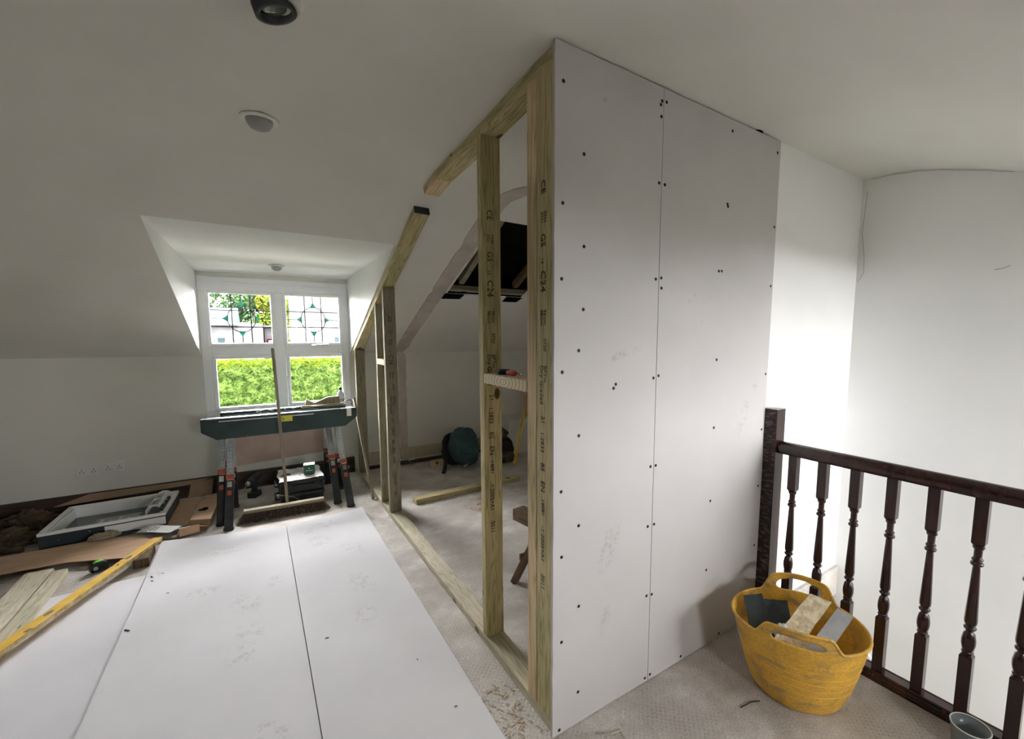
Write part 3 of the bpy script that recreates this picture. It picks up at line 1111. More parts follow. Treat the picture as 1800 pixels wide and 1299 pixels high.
def leaf_cloud(pts_normals, size, rnd, mi_fn=None, jitter=.5):
    b = MB()
    for p, n in pts_normals:
        n = (Vector(n) + Vector((rnd.uniform(-1, 1), rnd.uniform(-1, 1), rnd.uniform(-1, 1))) * jitter).normalized()
        a = n.orthogonal().normalized()
        a = Matrix.Rotation(rnd.uniform(0, 2 * PI), 3, n) @ a
        c = n.cross(a)
        s_ = size * rnd.uniform(.6, 1.25)
        p = Vector(p)
        b.add([p + a * s_, p + c * s_ * .5 + n * s_ * .12, p - a * s_, p - c * s_ * .5 + n * s_ * .12], [(0, 1, 2, 3)], mi_fn(p) if mi_fn else 0)
    return b


rnd = random.Random(11)
HT = 1.13
hy = 9.0
hedge = thing('clipped_hedge', (0.4, hy, -1.3), 'long clipped green hedge outside below the dormer window', 'hedge')
b = MB()
b.box((-6, hy + .05, -1.3), (7, hy + 1.1, HT - .05))
b.build('hedge_core', 'leaf', hedge)
pn = []
for _ in range(21000):
    x = rnd.uniform(-2.6, 3.4)
    z = rnd.uniform(-.5, HT)
    yy = hy + .07 * noise.noise(Vector((x * 3, 0, z * 7))) + .03 * noise.noise(Vector((x * 14, 5, z * 20)))
    pn.append(((x, yy, z), (0, -1, .55)))
for _ in range(7000):
    x = rnd.uniform(-2.6, 3.4)
    y = rnd.uniform(hy, hy + 1.1)
    pn.append(((x, y, HT + .03 * noise.noise(Vector((x * 4, y * 4, 0))) + .03), (0, -.3, 1)))
lc = leaf_cloud(pn, .034, rnd, lambda p: 1 if p.z > HT - .13 + .06 * noise.noise(Vector((p.x * 5, 0, 0))) or noise.noise(Vector((p.x * 2, 8, p.z * 2))) > .62 else 0)
o = lc.build('foliage', ['leaf', 'leaf_top'], hedge)
o['kind'] = 'stuff'


def tree(loc, h, r, m, label, seed, n=2600, leaf=.16):
    t = thing('garden_tree', loc, label, 'tree', 'trees beyond the hedge')
    rnd = random.Random(seed)
    b = MB()
    b.tube([loc, (loc[0] + .2, loc[1], loc[2] + h * .5), (loc[0], loc[1], loc[2] + h * .8)], [r * .09, r * .06, r * .02], 8)
    b.build('trunk', 'bark', t)
    pn = []
    blobs = [(Vector((loc[0] + rnd.uniform(-.6, .6) * r, loc[1] + rnd.uniform(-.4, .4) * r, loc[2] + h * rnd.uniform(.45, .85))), r * rnd.uniform(.4, .62)) for _ in range(8)]
    for _ in range(n):
        c, br = rnd.choice(blobs)
        d = Vector((rnd.gauss(0, 1), rnd.gauss(0, 1), rnd.gauss(0, 1))).normalized()
        pn.append((c + d * br * rnd.uniform(.75, 1.05), d))
    o = leaf_cloud(pn, leaf, rnd).build('crown', m, t)
    o['kind'] = 'stuff'
    return t


tree((-3.2, 40, -1.3), 8.0, 2.6, 'leaf_dark', 'broad dark green tree at the left of the upper left window pane', 1)
tree((-0.1, 44, -1.3), 8.0, 1.9, 'leaf_dark', 'dark green tree in the middle of the upper left window pane', 2)
tree((3.6, 50, -1.3), 8.0, 2.2, 'leaf_yellow', 'yellow-green tree seen just left of the window mullion', 3)
tree((1.4, 39.5, -1.3), 6.2, 1.3, 'leaf_yellow', 'low yellow-green bush tree left of the mullion, below the taller trees', 5)
tree((-1.3, 60, -1.3), 12.5, 4.0, 'leaf_yellow', 'tall yellow-green tree furthest back above the house roof', 4)

rnd = random.Random(31)
vs_, fs_ = sheet_grid(lambda u, v: Vector((-45 + 90 * u, 75 + 25 * v, -1.3 + (7.2 + 2.5 * noise.noise(Vector((u * 5, 3, 0)))) * v + .5 * noise.noise(Vector((u * 60, v * 9, 1))) * v)), 120, 12)
b = MB()
b.add(vs_, fs_)
b.build('wooded_hill', 'leaf_dark', kind='structure')

# white rendered houses across the road
hs = thing('rendered_house', (-2.0, 30, -1.3), 'white rendered house with blue-grey roof in the upper left pane', 'house')
b = MB()
b.box((-6.5, 30, -1.3), (0.45, 36, 2.15))
b.build('wall', 'render', hs)
b = MB()
b.prism([(-6.8, 29.7, 2.1), (-6.8, 36.3, 2.1), (-6.8, 33, 3.1)], (6.1, 0, 0))
b.build('roof', 'blue_roof', hs)
b = MB()
b.box((-6.8, 29.6, 2.02), (-.6, 29.72, 2.12))
b.build('gutter', 'groove', hs)
for (x0, z0, x1, z1) in ((-1.62, .95, -1.32, 1.35), (-.75, .55, -.35, 1.0), (-2.6, .9, -2.2, 1.4)):
    b = MB()
    b.box((x0, 29.97, z0), (x1, 30.02, z1))
    wnd = b.build('window', 'house_glass', hs)
    b = MB()
    b.box((x0 - .05, 29.96, z0 - .05), (x1 + .05, 29.99, z0))
    b.build('window_sill', 'white', wnd)
hs2 = thing('shop_front', (1.2, 31, -1.3), 'low white shop front with a red fascia sign in the upper left pane', 'shop')
b = MB()
b.box((0.52, 31, -1.3), (1.66, 35, 1.95))
b.build('wall', 'render', hs2)
b = MB()
b.box((.48, 30.8, 1.95), (1.68, 35.2, 2.05))
b.build('roof', 'roof', hs2)
b = MB()
b.box((0.62, 30.93, 1.0), (1.62, 31.02, 1.28))
sg = b.build('fascia_sign', 'sign', hs2, label='red fascia sign with white lettering too far off to read')
b = MB()
rnd = random.Random(5)
x = .70
while x < 1.50:
    wl = rnd.uniform(.03, .07)
    b.box((x, 30.915, 1.08), (x + wl, 30.93, 1.08 + rnd.uniform(.06, .12)))
    x += wl + .02
b.build('sign_lettering', 'white', sg)
hs3 = thing('gable_house', (4.2, 22, -1.3), 'tall white pebble-dashed gable house filling the upper right pane', 'house')
b = MB()
b.prism([(1.7, 22, -1.3), (7.5, 22, -1.3), (7.5, 22, 4.6), (4.6, 22, 7.2), (1.7, 22, 3.9)], (0, 7, 0))
b.build('wall', 'render', hs3)
b = MB()
b.prism([(1.5, 21.9, 3.75), (4.6, 21.9, 7.35), (4.6, 21.9, 7.2), (1.65, 21.9, 3.7)], (0, 7.2, 0))
b.prism([(4.6, 21.9, 7.2), (4.6, 21.9, 7.35), (7.8, 21.9, 4.5), (7.6, 21.9, 4.45)], (0, 7.2, 0))
b.build('roof', 'roof', hs3)
b = MB()
b.box((1.72, 21.95, 2.2), (3.7, 22.02, 2.26))
b.build('string_course', 'roof', hs3)
for (x0, z0, x1, z1) in ((3.0, 1.15, 3.4, 1.45), (4.9, 2.6, 5.9, 3.6)):
    b = MB()
    b.box((x0, 21.96, z0), (x1, 22.02, z1))
    b.build('window', 'house_glass', hs3)

# ================================================================== STUD PARTITION
PX = 0.88
CXs = PX + .0475
frame = thing('stud_partition', (CXs, 3.2, 0), 'open timber stud frame of greenish softwood running from the plasterboarded corner to the eaves', 'partition')
timber('sole_plate', (CXs, 1.318, .0225), (CXs, 5.335, .0225), .095, .045, (1, 0, 0), 'dusty_wood', frame)


def stud(y, z0, z1, wy=.045, m='stud', tilt=0.0, **tags):
    return timber('stud', (CXs, y, z0), (CXs + tilt, y, z1), .095, wy, (1, 0, 0), m, frame, **tags)


stud(1.9195, .045, 2.440)                                           # A
sB1 = stud(1.4605, .045, 2.470, .068, 'stud_pale', label='pinkish stud doubled behind the corner stud')
sB2 = stud(1.3685, .045, 2.478, .106)
stud(3.805, .045, slope_z(3.805) - .052, m='stud_grey')
stud(4.095, .045, slope_z(4.095) - .052, m='stud_grey')
stud(5.115, .045, slope_z(5.115) - .052, m='stud_grey')
# the plate under the flat ceiling (its inner end stops short of the slope)
timber('top_plate', (CXs, 1.318, 2.499), (CXs, 1.91, 2.463), .095, .045, (1, 0, 0), 'stud', frame)
timber('top_plate', (CXs, 1.905, 2.463), (CXs, 2.50, 2.4335), .095, .045, (1, 0, 0), 'stud', frame)
timber('top_plate', (CXs, 2.495, 2.4335), (CXs, 2.70, 2.402), .095, .045, (1, 0, 0), 'stud_pale', frame)
nrm = Vector((0, -SM, 1)).normalized() * .0235
pa = Vector((CXs, 2.90, slope_z(2.90))) - nrm
pb = Vector((CXs, 5.30, slope_z(5.30))) - nrm
timber('raking_plate', pa, pb, .095, .045, (1, 0, 0), 'stud', frame)
b = MB()
dd = (pb - pa).normalized()
mx = frame_mx(pa - dd * .006, (1, 0, 0), dd)
b.box((-.048, -.023, 0), (.048, .023, .007), mx=mx)
b.build('painted_end', 'black', frame, label='black painted end of the raking plate')
timber('noggin', (CXs, 1.4965, 1.349), (CXs, 1.896, 1.349), .095, .047, (1, 0, 0), 'noggin', frame)
timber('noggin', (CXs, 3.828, 1.32), (CXs, 4.072, 1.32), .095, .047, (1, 0, 0), 'stud_pale', frame)

# grade stamps printed on the studs, reading downwards
STAMP = 'CE 0336  GS  C24   9Kcm  0720   BPTm'
STAMP2 = 'Dry Graded  21  1:2833  BS EN 14081-1:2005+A1:2011'


def stamp_face(y, z_top, x, face, parent, s1=.034):
    # face '-x': seen from the left; face '-y': seen from the near side
    if face == '-x':
        right, up, org = (0, 0, -1), (0, 1, 0), None
        mk = lambda z, off: rot_text((x - .0012, y + off, z), (0, 0, -1), (0, -1, 0))
    else:
        mk = lambda z, off: rot_text((x + off, y - .0012, z), (0, 0, -1), (1, 0, 0))
    out = []
    segs = [('CE', 0.0, .040, -.018), ('0336', .11, .020, .002), ('0721', .11, .020, -.020), ('GS', .185, .040, -.018), ('13', .27, .022, -.018), ('C24', .315, .046, -.020),
            ('9Kcm', .455, .024, .000), ('98mm', .455, .024, -.022), ('0720', .56, .024, .000), ('BPTm', .66, .026, .002), ('Dry Graded', .66, .030, -.024), ('21', .85, .030, -.014), ('1:2833', .91, .030, -.018),
            ('BS', 1.03, .034, -.018), ('EN', 1.10, .036, -.018), ('14081', 1.17, .028, -.014), ('-1:2005+A1', 1.28, .030, -.016), (':2011', 1.47, .030, -.014)]
    txts = []
    for tx, dz, sz, off in segs:
        me = text_mesh(tx, sz)
        o_ = -off if face == '-x' else off
        mx = mk(z_top - dz, o_)
        me.transform(mx)
        txts.append(me)
    bm = bmesh.new()
    for me in txts:
        bm.from_mesh(me)
    me = bpy.data.meshes.new('grade_stamp')
    bm.to_mesh(me)
    bm.free()
    me.materials.append(M['ink'])
    for t_ in txts:
        bpy.data.meshes.remove(t_)
    return link('grade_stamp', me, parent, label='black printed timber grade stamp')


def find_stud(y):
    best = None
    for o in bpy.data.objects:
        if o.type == 'MESH' and (o.name == 'stud' or o.name.startswith('stud.')):
            yy = o.get('_y')
            if abs(o.matrix_basis.translation.y - y) < .02:
                best = o
    return best


for (y, ztop, face, x) in ((1.3685, 2.10, '-x', PX), (1.9195, 2.12, '-y', PX + .045)):
    so = find_stud(y)
    WORLD[so.name] = frame_mx((CXs, y, .045), (1, 0, 0), (0, 0, 1))
    yy = y + .004 if face == '-x' else y - .0225
    stamp_face(yy, ztop, x, face, so)
so = find_stud(3.805)
WORLD[so.name] = frame_mx((CXs, 3.805, .045), (1, 0, 0), (0, 0, 1))
stamp_face(3.805 - .0225, 1.70, PX + .05, '-y', so)

# ---- plasterboard face
SCL = [(0.902, 2.396), (0.992, 2.183), (0.902, 2.003), (0.996, 1.868), (0.899, 1.747), (0.996, 1.645), (0.977, 1.496), (0.904, 1.42), (1.16, 1.362), (1.149, 1.347), (0.981, 1.179), (0.902, 0.979), (0.985, 0.829), (0.906, 0.726), (0.989, 0.501), (0.908, 0.384), (0.99, 0.138), (0.9, 0.02), (1.375, 2.467), (1.369, 2.452), (1.374, 2.409), (1.371, 2.158), (1.367, 1.781), (1.369, 1.376), (1.366, 0.997), (1.359, 0.733), (1.363, 0.415), (1.367, 0.022)]
SCR = [(1.401, 2.47), (1.404, 2.157), (1.399, 1.788), (1.402, 1.747), (1.399, 1.384), (1.398, 0.997), (1.398, 0.734), (1.396, 0.411), (1.399, 0.026), (1.834, 2.47), (1.819, 2.15), (1.824, 2.14), (1.798, 1.849), (1.777, 1.847), (1.788, 1.441), (1.788, 1.117), (1.785, 0.757), (1.776, 0.407), (1.607, 0.024), (1.902, 0.024), (2.206, 2.46), (2.211, 2.102), (2.208, 1.808), (2.205, 1.355), (2.195, 1.061), (2.191, 0.754), (2.184, 0.423)]
M['board1'] = board_mat('plasterboard_a', (0.55, 0.53, 0.52), [(1.14, 1.287, .70, .35, .055, .14, 'v'), (1.13, 1.287, .40, .2, .03, .09, 'v'), (1.09, 1.287, 2.41, .2, .02, .05, 'v'), (1.2, 1.287, 1.48, 1.3, .02, .12, 'v')])
M['board2'] = board_mat('plasterboard_b', (0.55, 0.53, 0.52), [(2.02, 1.287, 1.15, .4, .04, .12, 'v'), (2.10, 1.287, 1.3, .4, .04, .1, 'v'), (1.60, 1.287, 1.72, 1.0, .02, .06, 'v'), (1.70, 1.287, 1.72, 1.0, .02, .06, 'v'), (1.65, 1.287, 1.60, 1.0, .02, .04, 'v')])
scm = MB()
scm.lathe([(.0068, 0), (.0062, .0012), (.003, .0012), (.0015, .0004)], 10, mx=Matrix.Rotation(PI / 2, 4, 'X'))
scme = scm.mesh('screw')
scme.materials.append(M['screw'])


def vboard(x0, x1, label, m, screws, xtop0=None, xtop1=None):
    t = thing('plasterboard_sheet', ((x0 + x1) / 2, 1.3, 0), label, 'plasterboard')
    b = MB()
    n = 40
    fr, bk = [], []
    rnd = random.Random(label)
    # ragged left edge on the corner sheet
    zt = 2.518
    for i in range(n + 1):
        z = .004 + (zt - .004) * i / n
        u = i / n
        jx = (.0025 * noise.noise(Vector((z * 14, x0 * 9, 0))) if x0 < 1 else 0)
        a = x0 + jx
        c = x1 + (xtop1 - x1) * u if xtop1 else x1
        fr.append(((a, z), (c, z)))
    vs = []
    for (l, r) in fr:
        vs += [(l[0], 1.2885, l[1]), (r[0], 1.2885, r[1]), (r[0], 1.301, r[1]), (l[0], 1.301, l[1])]
    fs = [(3, 2, 1, 0), tuple(4 * n + k for k in range(4))]
    for i in range(n):
        for k in range(4):
            k2 = (k + 1) % 4
            fs.append((4 * i + k, 4 * i + k2, 4 * i + 4 + k2, 4 * i + 4 + k))
    b.add(vs, fs)
    o = b.build('board', m, t)
    for (x, z) in screws:
        link('screw', scme, t, mw=Matrix.Translation((x, 1.2885, z)))
    return t


vboard(0.868, 1.3835, 'left upright grey plasterboard sheet screwed to the corner of the stud frame', 'board1', SCL)
vboard(1.3865, 2.214, 'right upright grey plasterboard sheet running to the dark newel post', 'board2', SCR, xtop1=2.232)
# hidden framing behind the boards
back = [(1.385, 1.349), (1.80, 1.349), (2.20, 1.349)]
for x, y in back:
    timber('stud', (x, y, .045), (x, y, 2.475), .045, .095, (1, 0, 0), 'stud', frame)
timber('sole_plate', (.985, 1.349, .0225), (2.23, 1.349, .0225), .045, .095, (0, 0, 1), 'stud', frame)
timber('top_plate', (.985, 1.349, 2.497), (2.23, 1.349, 2.497), .045, .095, (0, 0, 1), 'stud', frame)
# thin crack shadow between boards and ceiling is real: the boards stop 7 mm short

# ---- leaning grey batten against the far post
timber('timber_batten', (0.848, 4.305, .012), (0.845, 5.07, .875), .022, .038, (1, 0, 0), 'stud_grey', label='thin grey batten leaning against the far post of the stud frame', cat='batten')

# ================================================================== CUPBOARD CONTENTS
timber('timber_offcut', (1.145, 4.00, .0225), (2.275, 4.075, .0225), .045, .10, (0, 0, 1), 'stud', label='loose length of greenish stud timber lying on the floor behind the stud frame', cat='timber')
# backpack
bp = thing('backpack', (1.97, 4.86, 0), 'teal and black backpack slumped on the floor behind the near stud', 'backpack')


def soft(name, c, sz, m, parent, seed, rot=0, lean=0, pw=3.2, amp=.07, **tags):
    bm = bmesh.new()
    bmesh.ops.create_icosphere(bm, subdivisions=5, radius=1)
    for v in bm.verts:
        p = v.co
        k = (abs(p.x) ** pw + abs(p.y) ** pw + abs(p.z) ** pw) ** (-1 / pw)
        q = p * k
        q += q.normalized() * amp * (noise.noise(q * 2.2 + Vector((seed, 0, 0))) + .6 * abs(noise.noise(q * 4.5 + Vector((0, seed, 0)))))
        q.x *= 1 - .18 * max(0, q.z)
        v.co = q
    R_ = Matrix.Rotation(rot, 3, 'Z') @ Matrix.Rotation(lean, 3, 'X')
    for v in bm.verts:
        q = R_ @ Vector((v.co.x * sz[0], v.co.y * sz[1], v.co.z * sz[2]))
        v.co = Vector(c) + q
    zmin = min(v.co.z for v in bm.verts)
    for v in bm.verts:
        v.co.z = max(v.co.z - zmin + tags.get('z0', 0), 0.002) if 'z0' in tags else v.co.z
    tags.pop('z0', None)
    me = bpy.data.meshes.new(name)
    bm.to_mesh(me)
    bm.free()
    for p in me.polygons:
        p.use_smooth = True
    me.materials.append(M[m])
    return link(name, me, parent, **tags)


soft('body', (1.99, 4.86, .20), (.165, .12, .20), 'pack', bp, 2.0, rot=.2, lean=-.22, z0=.03, amp=.12)
soft('back_panel', (1.93, 4.98, .17), (.175, .06, .19), 'pack_black', bp, 5.0, rot=.2, lean=-.25, z0=.0, label='black padded back and base')
soft('front_pocket', (2.00, 4.76, .12), (.12, .06, .11), 'pack', bp, 9.0, rot=.2, lean=-.2, z0=.03, amp=.14)
b = MB()
pts = [(1.80, 4.93, .36), (1.77, 4.90, .30), (1.765, 4.86, .18), (1.74, 4.80, .07), (1.69, 4.72, .012), (1.675, 4.70, .006)]
for i in range(len(pts) - 1):
    a, c = Vector(pts[i]), Vector(pts[i + 1])
    d_ = (c - a)
    b.box((-.022, -.004, -.002), (.022, .004, d_.length + .004), mx=frame_mx(a, (1, .3, 0), d_))
b.build('strap', 'pack_black', bp, bevel=.002)
b = MB()
b.tube([(1.93, 4.93, .385), (1.93, 4.95, .425), (1.99, 4.955, .43), (2.01, 4.94, .385)], .007, 6)
b.build('grab_loop', 'pack_black', bp)
b = MB()
b.tube([(1.88, 4.765, .27), (1.93, 4.735, .255), (2.02, 4.735, .255), (2.08, 4.77, .27)], .004, 5)
b.tube([(1.90, 4.72, .19), (1.95, 4.69, .185), (2.05, 4.70, .185)], .004, 5)
b.build('zip', 'pack_black', bp)
b = MB()
b.box((-.07, -.004, -.009), (.07, .004, .009), mx=Matrix.Translation((1.975, 4.70, .075)) @ Matrix.Rotation(.15, 4, 'Z') @ Matrix.Rotation(-.42, 4, 'Y'))
b.build('reflective_strip', 'reflect', bp)
# dark clothes / bag pile to the right
bg_ = thing('work_bag', (2.48, 4.86, 0), 'black and mottled green bag heaped behind the teal backpack, right of the near stud', 'bag')
soft('bag_body', (2.47, 4.88, .13), (.16, .14, .14), 'pack_black', bg_, 3.0, rot=.1, z0=.0, amp=.12)
soft('rolled_cloth', (2.45, 4.90, .33), (.12, .09, .08), 'camo', bg_, 7.0, pw=2.4, amp=.25)
soft('side_pocket', (2.46, 4.72, .07), (.12, .05, .065), 'camo', bg_, 4.0, z0=.0, amp=.15)
# yellow spirit level leaning in the far corner
timber('small_level', (2.50, 4.56, .006), (2.88, 4.95, .60), .022, .05, (1, -1, 0), 'yellow_alu', label='yellow spirit level leaning behind the corner studs', cat='spirit level')
# offcut of board standing on the boxing
b = MB()
b.prism([(2.955, 5.10, .457), (3.055, 5.10, .457), (3.095, 5.20, .80), (2.99, 5.20, .80)], (0, .018, 0))
b.build('board_offcut', 'card', label='narrow brown board offcut standing on the white boxing in the cupboard corner', cat='board')
# brick-ish block behind the bag
b = MB()
b.box((1.66, 5.02, 0), (1.82, 5.10, .055))
b.build('wood_block', 'stud_pale', label='small pale wood block on the floor left of the backpack', cat='wood block', bevel=.003)
# shavings
rnd = random.Random(21)
b = MB()
for _ in range(90):
    r_, a_ = abs(rnd.gauss(0, .085)), rnd.uniform(0, 2 * PI)
    x, y = 1.66 + r_ * math.cos(a_) * 1.3, 3.62 + r_ * math.sin(a_)
    a2, l = rnd.uniform(0, PI), rnd.uniform(.012, .035)
    z = rnd.uniform(.002, .012)
    dx, dy = math.cos(a2) * l, math.sin(a2) * l
    wv = rnd.uniform(.004, .010)
    nx, ny = -math.sin(a2) * wv, math.cos(a2) * wv
    b.add([(x - dx - nx, y - dy - ny, z), (x + dx - nx, y + dy - ny, z + .004), (x + dx + nx, y + dy + ny, z), (x - dx + nx, y - dy + ny, z + .008)], [(0, 1, 2, 3)])
o = b.build('wood_shavings', 'shaving', label='small heap of pale wood shavings on the floor behind the near stud', cat='shavings', kind='stuff')
# old wooden trestle, partly hidden by the corner studs
tr = thing('wooden_trestle', (1.44, 2.25, 0), 'old brown wooden trestle with splayed legs partly hidden behind the corner studs', 'trestle')
timber('beam', (1.30, 2.32, .455), (1.42, 1.52, .455), .085, .07, (1, 0, 0), 'brown_wood', tr)
timber('leg', (1.275, 2.33, .0), (1.40, 2.17, .44), .045, .035, (1, .3, 0), 'brown_wood', tr)
timber('leg', (1.60, 2.34, .0), (1.44, 2.20, .44), .045, .035, (1, .3, 0), 'brown_wood', tr)
timber('leg', (1.30, 1.50, .0), (1.40, 1.66, .44), .045, .035, (1, .3, 0), 'brown_wood', tr)
timber('leg', (1.62, 1.50, .0), (1.47, 1.66, .44), .045, .035, (1, .3, 0), 'brown_wood', tr)
timber('brace', (1.30, 2.30, .17), (1.56, 2.30, .17), .04, .022, (0, 0, 1), 'brown_wood', tr)
# expanding foam blob on the back of the corner studs
crumple('foam_blob', (1.005, 1.565, .93), (.022, .035, .045), 'foam', seed=3, amp=.5, sub=3, flat=False, label='blob of set yellow expanding foam behind the corner studs', cat='foam')

# tape measure pouch and screwdriver on the noggin
tp = thing('tape_roll', (0.925, 1.75, 1.3725), 'black roll of tape lying on the noggin between the two near studs', 'tape')
b = MB()
b.lathe([(.030, 0), (.031, .004), (.031, .018), (.030, .022), (.018, .022), (.017, .018), (.017, .004), (.018, 0), (.030, 0)], 22, mx=Matrix.Translation((0.935, 1.80, 1.373)), caps=False)
b.build('roll', 'black', tp)
sd = thing('screwdriver', (0.96, 1.72, 1.38), 'red-handled screwdriver beside the black tape roll on the noggin', 'screwdriver')
mx = frame_mx((0.925, 1.745, 1.386), (0, 0, 1), (.10, -1, 0))
b = MB()
b.lathe([(.0, 0), (.009, .002), (.012, .012), (.009, .024), (.012, .04), (.011, .062), (.006, .070), (0, .071)], 12, mx=mx)
b.build('handle', 'red', sd)
b = MB()
b.tube([mx @ Vector((0, 0, .068)), mx @ Vector((0, 0, .17))], .0028, 6)
b.build('shaft', 'chrome', sd)

# ================================================================== BALUSTRADE
BX = 2.27
bal = thing('balustrade', (BX, .5, 0), 'dark mahogany stair balustrade with turned spindles, handrail and newel post', 'balustrade')
b = MB()
b.box((2.222, 1.222, 0), (2.300, 1.298, 1.172))
b.box((2.2225, 1.2235, 1.172), (2.2995, 1.2965, 1.1735), 1)
nw = b.build('newel_post', ['mahog', 'dusty_white'], bal, bevel=.002)
b = MB()
b.box((2.2200, 1.226, .02), (2.2222, 1.294, 1.165))
b.build('scuffed_face', 'mahog_scuff', nw, label='scuffed and scraped side of the newel post')
# handrail profile swept along y
hp = [(-.030, .943), (.030, .943), (.030, .955), (.033, .968), (.030, .985), (.018, .999), (0, 1.004), (-.018, .999), (-.030, .985), (-.033, .968), (-.030, .955)]
b = MB()
y0, y1 = -.95, 1.222
n = len(hp)
vs = [(BX + x, y1, z) for x, z in hp] + [(BX + x, y0, z) for x, z in hp]
fs = [tuple(range(n)), tuple(range(2 * n - 1, n - 1, -1))]
b.add(vs, fs)
b.add(vs, [(i, i + n, (i + 1) % n + n, (i + 1) % n) for i in range(n)], 0, True)
b.build('handrail', 'mahog', bal)
b = MB()
pr = [(-.038, 0), (.040, 0), (.040, .040), (.030, .044), (.026, .040), (-.022, .040), (-.026, .046), (-.030, .040), (-.030, .030), (-.036, .026), (-.034, .018), (-.038, .012)]
vs = [(BX + x, y1, z) for x, z in pr] + [(BX + x, y0, z) for x, z in pr]
n = len(pr)
b.add(vs, [tuple(range(n)), tuple(range(2 * n - 1, n - 1, -1))] + [(i, i + n, (i + 1) % n + n, (i + 1) % n) for i in range(n)])
b.build('base_rail', 'mahog', bal, bevel=.001)


def spindle_mesh():
    b = MB()
    h0, h1 = .040, .944
    q = .0205

    def sq(z0, z1):
        b.box((-q, -q, z0), (q, q, z1))

    def cham(z0, z1, q0, q1):
        n = 4
        vs = [(sx * q0, sy * q0, z0) for sx, sy in ((-1, -1), (1, -1), (1, 1), (-1, 1))] + [(sx * q1, sy * q1, z1) for sx, sy in ((-1, -1), (1, -1), (1, 1), (-1, 1))]
        b.add(vs, [(0, 1, 5, 4), (1, 2, 6, 5), (2, 3, 7, 6), (3, 0, 4, 7), (3, 2, 1, 0), (4, 5, 6, 7)])
    sq(h0, .296)
    cham(.296, .306, q, .013)
    sq(.762, h1)
    cham(.750, .762, .013, q)
    prof = [(.012, .300), (.017, .306), (.020, .313), (.016, .318), (.019, .325), (.0225, .345), (.0225, .365), (.018, .390), (.012, .398), (.011, .402),
            (.018, .408), (.021, .414), (.018, .420), (.014, .424), (.0195, .432), (.0205, .445), (.0125, .655), (.0115, .668), (.019, .672), (.021, .678), (.019, .684),
            (.013, .688), (.018, .693), (.018, .698), (.013, .704), (.0135, .735), (.0185, .742), (.0185, .750), (.014, .754)]
    b.lathe(prof, 18)
    me = b.mesh('spindle')
    me.materials.append(M['mahog'])
    return me


sme = spindle_mesh()
for i in range(14):
    y = 1.145 - .1435 * i
    if y < -.9:
        break
    link('spindle', sme, bal, mw=Matrix.Translation((BX, y, 0)), bevel=.0015)

# ================================================================== YELLOW TUB
TC = Vector((1.905, .905, 0))
tubt = thing('rubble_tub', TC, 'dirty yellow flexible tub with two handles standing by the balustrade, full of offcuts', 'tub')
ANG = math.radians(27)          # handle axis (towards the balustrade)
NS = 96
HB = .325


def tub_pt(a, z, inner=0.0):
    """a measured from handle axis; oval that grows from base to rim"""
    t = max(0, min(1, z / HB))
    ra = .172 + (.222 - .172) * t ** .8      # along handles
    rb_ = .182 + (.268 - .182) * t ** .8     # across
    k = 1.0
    if z < .03:
        k = .93 + .07 * math.sqrt(max(0, z / .03))
    x = (ra * k - inner) * math.cos(a)
    y = (rb_ * k - inner) * math.sin(a)
    ca, sa = math.cos(ANG), math.sin(ANG)
    return Vector((TC.x + .02 * (1 - t) + x * ca - y * sa, TC.y + x * sa + y * ca, z))


def rim_h(a):
    """rim height: dips a little between the handles, swells into a hump at each handle"""
    c = abs(math.cos(a))
    d = min(abs(a), abs(a - PI), abs(a - 2 * PI))
    t = max(0.0, min(1.0, (.66 - d) / .26))
    hump = t * t * (3 - 2 * t)
    return HB - .014 + .012 * c + .062 * hump + (.020 if c == math.cos(a) else .008) * math.cos(min(d, .6) / .6 * PI / 2) * hump


NT = 22
zlow = [0.0, .006, .015, .03, .05, .07, .09, .11, .13, .15, .17, .19, .21, .23, .25, .265]
vs, fs = [], []
NS = 224
for z in zlow:
    for k in range(NS):
        vs.append(tub_pt(2 * PI * k / NS, z))
for j in range(1, NT + 1):
    for k in range(NS):
        a = 2 * PI * k / NS
        top = rim_h(a)
        z = .265 + (top - .265) * j / NT
        p = tub_pt(a, min(z, HB))
        out = p - Vector((TC.x, TC.y, p.z))
        p += out.normalized() * max(0, z - HB) * .10
        p.z = z
        vs.append(p)


def hole_q(a, z):
    d = min(abs(a), abs(a - PI), abs(a - 2 * PI))
    back = math.cos(a) > 0
    zc = HB + (.022 if back else .016)
    lift = (.010 if back else .004) * (1 - (d / .375) ** 2)
    return ((d / .375) ** 4 + (abs(z - zc - lift) / (.0265 if back else .0185)) ** 2.4)


nrw = len(zlow) + NT
par = [(2 * PI * k / NS, vs[i * NS + k].z) for i in range(nrw) for k in range(NS)]
for i in range(nrw - 1):
    for k in range(NS):
        k2 = (k + 1) % NS
        q4 = (i * NS + k, i * NS + k2, (i + 1) * NS + k2, (i + 1) * NS + k)
        am = par[q4[0]][0] + PI / NS
        zm = sum(par[q][1] for q in q4) / 4
        if hole_q(am, zm) < 1:
            continue
        fs.append(q4)
b = MB()
b.add(vs, fs, 0, True)
b.f.append(tuple(range(NS))[::-1])
b.m.append(0)
b.sm.append(False)
me = b.mesh('tub_wall')
bm = bmesh.new()
bm.from_mesh(me)
for _ in range(3):                      # ease the stepped border of the two grip holes
    bord = [v for v in bm.verts if v.is_boundary and v.link_faces and v.co.z > .30 and hole_q(math.atan2(*(0, 1)), v.co.z) < 9]
    new = {}
    for v in bord:
        nb = [e.other_vert(v) for e in v.link_edges if e.is_boundary]
        if len(nb) == 2:
            new[v] = v.co * .5 + (nb[0].co + nb[1].co) * .25
    for v, c in new.items():
        v.co = c
loose = [v for v in bm.verts if not v.link_faces]
bmesh.ops.delete(bm, geom=loose, context='VERTS')
bm.to_mesh(me)
bm.free()
